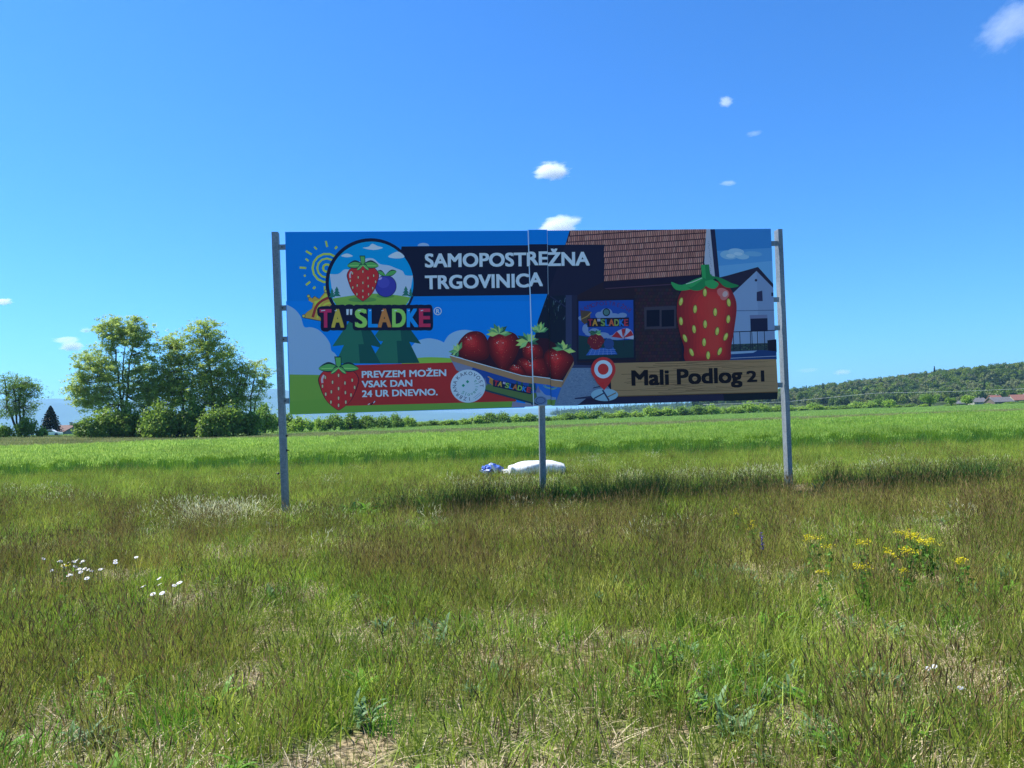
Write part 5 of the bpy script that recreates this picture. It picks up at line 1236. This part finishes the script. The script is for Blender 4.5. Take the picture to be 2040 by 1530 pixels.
def levels(lists):
    """lowest sheet each shape can lie on without touching a shape printed before it"""
    out = []; bb = np.zeros((len(lists), 4)); lv = np.zeros(len(lists), int); i = 0
    while i < len(lists):
        j = i
        while j < len(lists) and lists[j][3] == lists[i][3]: j += 1
        pts = [p for k in range(i, j) for p in lists[k][0]]
        x0 = min(p[0] for p in pts); x1 = max(p[0] for p in pts); y0 = min(p[1] for p in pts); y1 = max(p[1] for p in pts)
        o = (bb[:i, 0] < x1) & (bb[:i, 1] > x0) & (bb[:i, 2] < y1) & (bb[:i, 3] > y0)
        l = (lv[:i][o].max() + 1) if o.any() else 0
        bb[i:j] = (x0, x1, y0, y1); lv[i:j] = l; i = j
    return lv
def commit(name, lists, off0, step, m):
    """all shapes of one print in one mesh, each a hair in front of the last"""
    bm = bmesh.new(); lay = bm.faces.layers.int.new('ink'); inks = []
    lv = levels(lists)
    print("LEVELS", name, lv.max(), len(lists))
    for (P, F, c, gid), l_ in zip(lists, lv):
        off = off0 + step * l_; inks.append(c); k = len(inks) - 1
        vs2 = []
        for x, y in P:
            u, z = B(x, y); vs2.append(bm.verts.new((u, z, off)))
        if F is None:
            try: f = bm.faces.new(vs2); f[lay] = k
            except ValueError: pass
        else:
            for q in F:
                try: f = bm.faces.new([vs2[i] for i in q]); f[lay] = k
                except ValueError: pass
    # the narrow strip between the two joints is set a little higher than its neighbours
    ends = []
    for (a, b) in ((u_m1t, u_m1b), (u_m2t, u_m2b)):
        d = Vector((b[0] - a[0], b[1] - a[1], 0)); nrm = Vector((d.y, -d.x, 0)).normalized()
        bmesh.ops.bisect_plane(bm, geom=bm.verts[:] + bm.edges[:] + bm.faces[:], plane_co=(a[0], a[1], 0), plane_no=nrm)
        ends.append(((a[0], a[1]), (b[0], b[1])))
    def ux(e, z): (a, b) = e; return a[0] + (b[0] - a[0]) * (z - a[1]) / (b[1] - a[1])
    mid = [f for f in bm.faces if ux(ends[0], f.calc_center_median().y) < f.calc_center_median().x < ux(ends[1], f.calc_center_median().y)]
    if mid:
        r = bmesh.ops.split(bm, geom=mid)
        vv = {v for g in r['geom'] if isinstance(g, bmesh.types.BMFace) for v in g.verts}
        for v in vv: v.co.y += .016; v.co.z += .002
    bmesh.ops.triangulate(bm, faces=bm.faces[:])
    for v in bm.verts: v.co = loc3(v.co.x, v.co.y, v.co.z)
    me = bpy.data.meshes.new(name)
    ids = [f[lay] for f in bm.faces]
    bm.normal_update()
    for f in bm.faces:
        if f.normal.dot(nb_) < 0: f.normal_flip()
    ids = [f[lay] for f in bm.faces]
    bm.to_mesh(me); bm.free()
    a = me.color_attributes.new('ink_colour', 'FLOAT_COLOR', 'CORNER')
    arr = np.array([(*inks[k], 1.0) for k in ids], dtype=np.float32); tot = np.array([p.loop_total for p in me.polygons])
    a.data.foreach_set('color', np.repeat(arr, tot, axis=0).ravel())
    me.materials.append(m); return obj(name, me, root)
m_print, n_, b_ = mat("printed film"); at_ = n_.nodes.new('ShaderNodeAttribute'); at_.attribute_name = 'ink_colour'
n_.links.new(at_.outputs['Color'], b_.inputs['Base Color']); b_.inputs['Roughness'].default_value = .5; b_.inputs['Specular IOR Level'].default_value = .2
art_left(); art_photo(); art_box(); art_emblem(); art_word_dummy = art_word(); berry_flat(674.5, 736, 815.5, 40, 2.6); art_badge()
stroke([(738, 806.5), (748, 799)], 2.6, (14, 16, 36)); stroke([(733, 806), (737, 804)], 1.6, (120, 150, 190)); stroke([(744, 803), (747, 799)], 1.6, (150, 180, 210))
art_text()
commit("printed_picture", ART, .0006, .00007, m_print)
commit("lettering", TXT, .0006 + (levels(ART).max() + 2) * .00007, .00007, m_print)
# cut joints: a bright edge at the left joint and a hairline at the right one
def joint(name, a, b, w, o0, o1, m): 
    slab(name, [(b[0] - w, b[1] + .004), (b[0] + w, b[1] + .004), (a[0] + w, a[1] + .004), (a[0] - w, a[1] + .004)], o0, o1, m, root)
joint("joint_strip", u_m1t, u_m1b, .0085, .0002, .014, m_alu)
joint("joint_line", u_m2t, B(1092, 587), .0022, .0002, .0144, m_alu)
joint("joint_line", B(1092, 587), u_m2b, .0022, .0002, .0144, m_dark)

# ------------------------------------------------------------------ sack and rag
def sack():
    p = on_ground(1068, 950, .0); p.z = float(gz(p.x, p.y)); root = empty("sack", p, .05)
    tag(root, "large stuffed white sack lying in the grass behind the middle post", "sack")
    m_ = simple("white woven plastic", (.66, .67, .66), .55, noise=.14, nscale=9, bump=.9)
    secs = []; n = 26; K = 20; bm = bmesh.new(); r = random.Random(3)
    prof = [(-.70, .10), (-.68, .165), (-.63, .185), (-.58, .165), (-.52, .195), (-.30, .215), (-.05, .22), (.12, .215), (.16, .205), (.22, .22), (.42, .205), (.58, .19), (.66, .18), (.69, .165), (.715, .17), (.735, .11)]
    for x, R in prof:
        ringv = []
        for k in range(K):
            a = 2 * math.pi * k / K; q = R * 1.1 * (1 + .08 * math.sin(3 * a + x * 9) + .06 * math.sin(7 * a - x * 23) + .07 * math.sin(11 * a + x * 41) + .06 * math.sin(x * 37 + 2 * a) + r.uniform(-.07, .07))
            sn = math.sin(a); z = q * math.copysign(abs(sn) ** .75, sn) * .88 + R * .9; ringv.append(bm.verts.new((x + .02 * math.sin(5 * a), q * math.cos(a) * 1.25, max(0.0, z))))
        secs.append(ringv)
    for A, Bv in zip(secs, secs[1:]):
        for k in range(K): bm.faces.new((A[k], A[(k + 1) % K], Bv[(k + 1) % K], Bv[k])).smooth = True
    bm.faces.new(secs[0][::-1]); bm.faces.new(secs[-1]); bmesh.ops.recalc_face_normals(bm, faces=bm.faces)
    me = bpy.data.meshes.new("sack"); bm.to_mesh(me); bm.free(); me.materials.append(m_); o = obj("bag", me, root)
    o.modifiers.new("s", 'SUBSURF').render_levels = 1
    mb = MB()      # gathered neck and its knot on the left
    for i in range(9):
        a = i * .7; mb.tube([(-.66, .05 * math.cos(a), .12 + .05 * math.sin(a)), (-.74, .08 * math.cos(a), .10 + .09 * math.sin(a)), (-.80 - .03 * (i % 3), .10 * math.cos(a), .09 + .10 * math.sin(a))], [.03, .035, .012], 6)
    mb.build("neck", m_, root)
    mb = MB(); mb.tube([(.14, .31 * math.cos(a), .20 + .22 * math.sin(a)) for a in np.linspace(-.3, 3.44, 14)], .009, 5); mb.build("tie_strap", simple("grey strap", (.25, .3, .4), .6), root)
sack()
def rag():
    p = on_ground(979, 952, .0); p.z = float(gz(p.x, p.y)); root = empty("plastic_bag", p, .3); root.scale = (1.3, 1.3, 1.35)
    tag(root, "crumpled blue and white plastic bag in the grass, left of the white sack", "bag")
    mb_ = simple("blue plastic", (.07, .14, .48), .4, noise=.3, nscale=20); mw = simple("white plastic", (.75, .76, .78), .4); md = simple("brown card", (.10, .07, .05), .8)
    def crumple(name, c, s, m, seed, amp=.35):
        r = random.Random(seed); bm = bmesh.new(); bmesh.ops.create_icosphere(bm, subdivisions=3, radius=1)
        for v in bm.verts:
            n = .5 * math.sin(v.co.x * 5 + seed) * math.cos(v.co.y * 6 + seed) + .4 * math.sin(v.co.z * 9 + v.co.x * 7 + seed) + r.uniform(-.25, .25)
            v.co *= 1 + amp * n; v.co = Vector((v.co.x * s[0] + c[0], v.co.y * s[1] + c[1], max(0, v.co.z * s[2] + c[2])))
        me = bpy.data.meshes.new(name); bm.to_mesh(me); bm.free(); me.materials.append(m); return obj(name, me, root)
    crumple("blue_film", (.05, 0, .14), (.19, .16, .12), mb_, 1); crumple("blue_film", (-.10, .03, .17), (.08, .09, .06), mb_, 5)
    crumple("torn_card", (.16, -.06, .07), (.09, .08, .08), md, 3, .2)
    mb = MB(); r = random.Random(8)
    for a, b, c, d in (((-.26, -.05, .16), (-.10, -.12, .12), (-.10, -.12, .06), (-.24, -.06, .13)), ((-.24, -.08, .03), (-.02, -.14, .07), (.0, -.15, .03), (-.2, -.1, .0)), ((-.06, -.14, .26), (.0, -.16, .24), (.12, -.2, .02), (.04, -.19, .05)), ((.14, -.19, .1), (.17, -.18, .1), (.16, -.2, .0), (.13, -.2, .0))):
        mb.poly([a, b, c, d])
    o = mb.build("white_film", mw, root); s = o.modifiers.new("t", 'SOLIDIFY'); s.thickness = .006
rag()

# ------------------------------------------------------------------ flowers
m_stem = simple("flower stem", (.08, .15, .03), .7); m_petal = leafmat("white petal", (.72, .73, .74), (.82, .82, .82), .25); m_yel = simple("yellow centre", (.62, .42, .02), .7)
m_yf = leafmat("yellow petal", (.62, .52, .01), (.85, .75, .02), .4); m_purple = leafmat("violet flower", (.06, .04, .22), (.15, .10, .35), .3)
def daisy_proto():
    root = empty("daisy", (0, 0, 0)); h = .34
    mb = MB(); mb.tube([(0, 0, -.03), (.01, 0, .18), (0, 0, h)], [.0028, .0024, .002], 5); mb.build("stem", m_stem, root)
    bm = bmesh.new()
    for i in range(17):
        a = i / 17 * 6.283; c, s = math.cos(a), math.sin(a); P = [(0.006, -.002, 0), (.018, -.0052, .002), (.027, -.0035, 0), (.0285, 0, -.001), (.027, .0035, 0), (.018, .0052, .002), (.006, .002, 0)]
        bm.faces.new([bm.verts.new((x * c - y * s, x * s + y * c, z)) for x, y, z in P])
    me = bpy.data.meshes.new("petals"); bm.to_mesh(me); bm.free(); me.materials.append(m_petal); pe = obj("petals", me, root, (0, 0, h)); pe.rotation_euler = (.5, 0, 0)
    bm = bmesh.new(); bmesh.ops.create_uvsphere(bm, u_segments=10, v_segments=6, radius=.0085); bmesh.ops.scale(bm, vec=(1, 1, .5), verts=bm.verts)
    me = bpy.data.meshes.new("flower_centre"); bm.to_mesh(me); bm.free(); me.materials.append(m_yel); ce = obj("flower_centre", me, pe, (0, 0, .002))
    return root
dz = [(86, 1112), (106, 1133), (121, 1116), (119, 1118.5), (127, 1124), (131, 1127), (139, 1121), (147, 1118.5), (155, 1115), (162, 1117.5), (165, 1120), (134, 1143), (145, 1127), (153, 1133), (161, 1131), (166, 1130), (171, 1130.5), (176, 1133), (179, 1136), (201, 1133), (168, 1149), (174, 1147), (138, 1142), (160, 1136)]
dz2 = [(231, 1117), (237, 1120), (266, 1111)]; dz3 = [(281, 1162), (309, 1175), (317, 1160), (322, 1148), (326, 1172), (349, 1155), (351, 1161)]
dz4 = [(1857, 1317), (1852, 1321), (1914, 1363), (1923, 1361), (820, 1120)]
first = [None]
def put_daisies(pts, fmt, grp, s0=1.0):
    r = random.Random(len(pts)); pts = sorted(pts)
    for i, (px, py) in enumerate(pts):
        if first[0] is None: o = daisy_proto(); first[0] = o
        else: o = copy_tree(first[0])
        sc = s0 * r.uniform(.85, 1.1); p = on_ground(px, py, .34 * sc + .02); o.location = (p.x, p.y, float(gz(p.x, p.y)) + 0.0); o.scale = (sc * 1.1, sc * 1.1, sc)
        o.rotation_euler = (r.uniform(-.1, .1), r.uniform(-.1, .1), r.uniform(-1.4, 1.4)); tag(o, fmt % ORD[i], "flower", grp)
put_daisies(dz, "white daisy, %s from the left in the big patch at left", "white daisies at the left", .68)
put_daisies(dz2, "small white daisy, %s from the left just right of the big patch", "white daisies at the left", .7)
put_daisies(dz3, "white daisy, %s from the left in the small patch left of centre", "white daisies at the left", .72)
put_daisies(dz4, "scattered lone white flower, %s from the left away from the patches", "lone white flowers", .45)
def yellow_proto(seed, n, spread, h, tall):
    r = random.Random(seed); root = empty("yellow_wildflower", (0, 0, 0)); mb = MB(); V = []
    cs = []
    for i in range(n):
        a = r.uniform(0, 6.28); d = spread * math.sqrt(r.random()); t = (d * math.cos(a), d * math.sin(a) * .6, h - (r.uniform(0, tall)))
        mb.tube([(t[0] * .3, t[1] * .3, 0), (t[0] * .7, t[1] * .7, h * .5), t], [.003, .0022, .0015], 4, cap=False); cs.append(t)
    mb.build("stem", m_stem, root)
    C = np.array([[t[0] + r.gauss(0, .016), t[1] + r.gauss(0, .016), t[2] + r.gauss(0, .010)] for t in cs for _ in range(14)])
    Vv, F, val = leaf_quads(C, .013, .8, seed); obj("blossom", np_mesh("blossom", Vv, F, [m_yf], val), root)
    C = np.array([[t[0] * .6 + r.gauss(0, .02), t[1] * .6 + r.gauss(0, .02), t[2] * r.uniform(.15, .85)] for t in cs for _ in range(7)])
    Vv, F, val = leaf_quads(C, .035, .1, seed + 1); obj("leaf", np_mesh("yellow flower leaves", Vv, F, [m_broad], val), root)
    return root
yl = [(1469, 1017, 5, .05, .14, "tall yellow wildflower, leftmost of all the yellow ones"), (1500, 1037, 9, .06, .16, "tall yellow wildflower just right of the leftmost one"), (1622, 1073, 13, .11, .05, "flat-topped yellow wildflower clump standing alone in mid right"),
      (1647, 1092, 3, .03, .02, "tiny yellow wildflower right of the flat-topped clump"), (1718, 1080, 12, .08, .08, "rounded yellow wildflower clump left of the largest one"), (1770, 1096, 6, .05, .05, "small yellow wildflower close to the left of the largest clump"),
      (1797, 1062, 10, .08, .04, "upper left part clump of the largest yellow flower patch"), (1822, 1070, 20, .12, .06, "dense yellow wildflower clump in the middle of the largest patch"), (1850, 1080, 22, .12, .07, "dense yellow wildflower clump at the right of the largest patch"),
      (1806, 1098, 13, .10, .05, "yellow wildflower clump just below the largest patch"), (1787, 1108, 4, .04, .03, "small faint yellow wildflower below the largest patch"), (1724, 1131, 9, .09, .03, "low yellow wildflower clump under the rounded clump"),
      (1915, 1119, 7, .06, .03, "lone yellow wildflower right of the largest patch"), (1641, 1142, 3, .04, .02, "very faint yellow wildflower low in mid right"), (1804, 1141, 4, .05, .02, "faint yellow wildflower far below the largest patch"), (128, 1131, 5, .03, .04, "yellow wildflower among the big patch of daisies")]
for i, (px, py, n, sp, tl, lab) in enumerate(yl):
    o = yellow_proto(300 + i, max(3, int(n * .75)), sp * .8, .36, tl * .7); p = on_ground(px, py, .34); o.location = (p.x, p.y, float(gz(p.x, p.y))); tag(o, lab, "wildflower", "yellow wildflowers")
root_s = empty("meadow_sage", (0, 0, 0)); p = on_ground(1514, 1068, .34); root_s.location = (p.x, p.y, float(gz(p.x, p.y))); tag(root_s, "dark violet flower spike right below the second yellow wildflower", "wildflower")
mb = MB(); mb.tube([(0, 0, 0), (.02, 0, .36)], [.003, .002], 4); mb.build("stem", m_stem, root_s)
C = np.array([[.016 + random.gauss(0, .009), random.gauss(0, .009), random.uniform(.22, .38)] for _ in range(60)]); Vv, F, val = leaf_quads(C, .016, .1, 5); obj("flower_spike", np_mesh("spike", Vv, F, [m_purple], val), root_s)
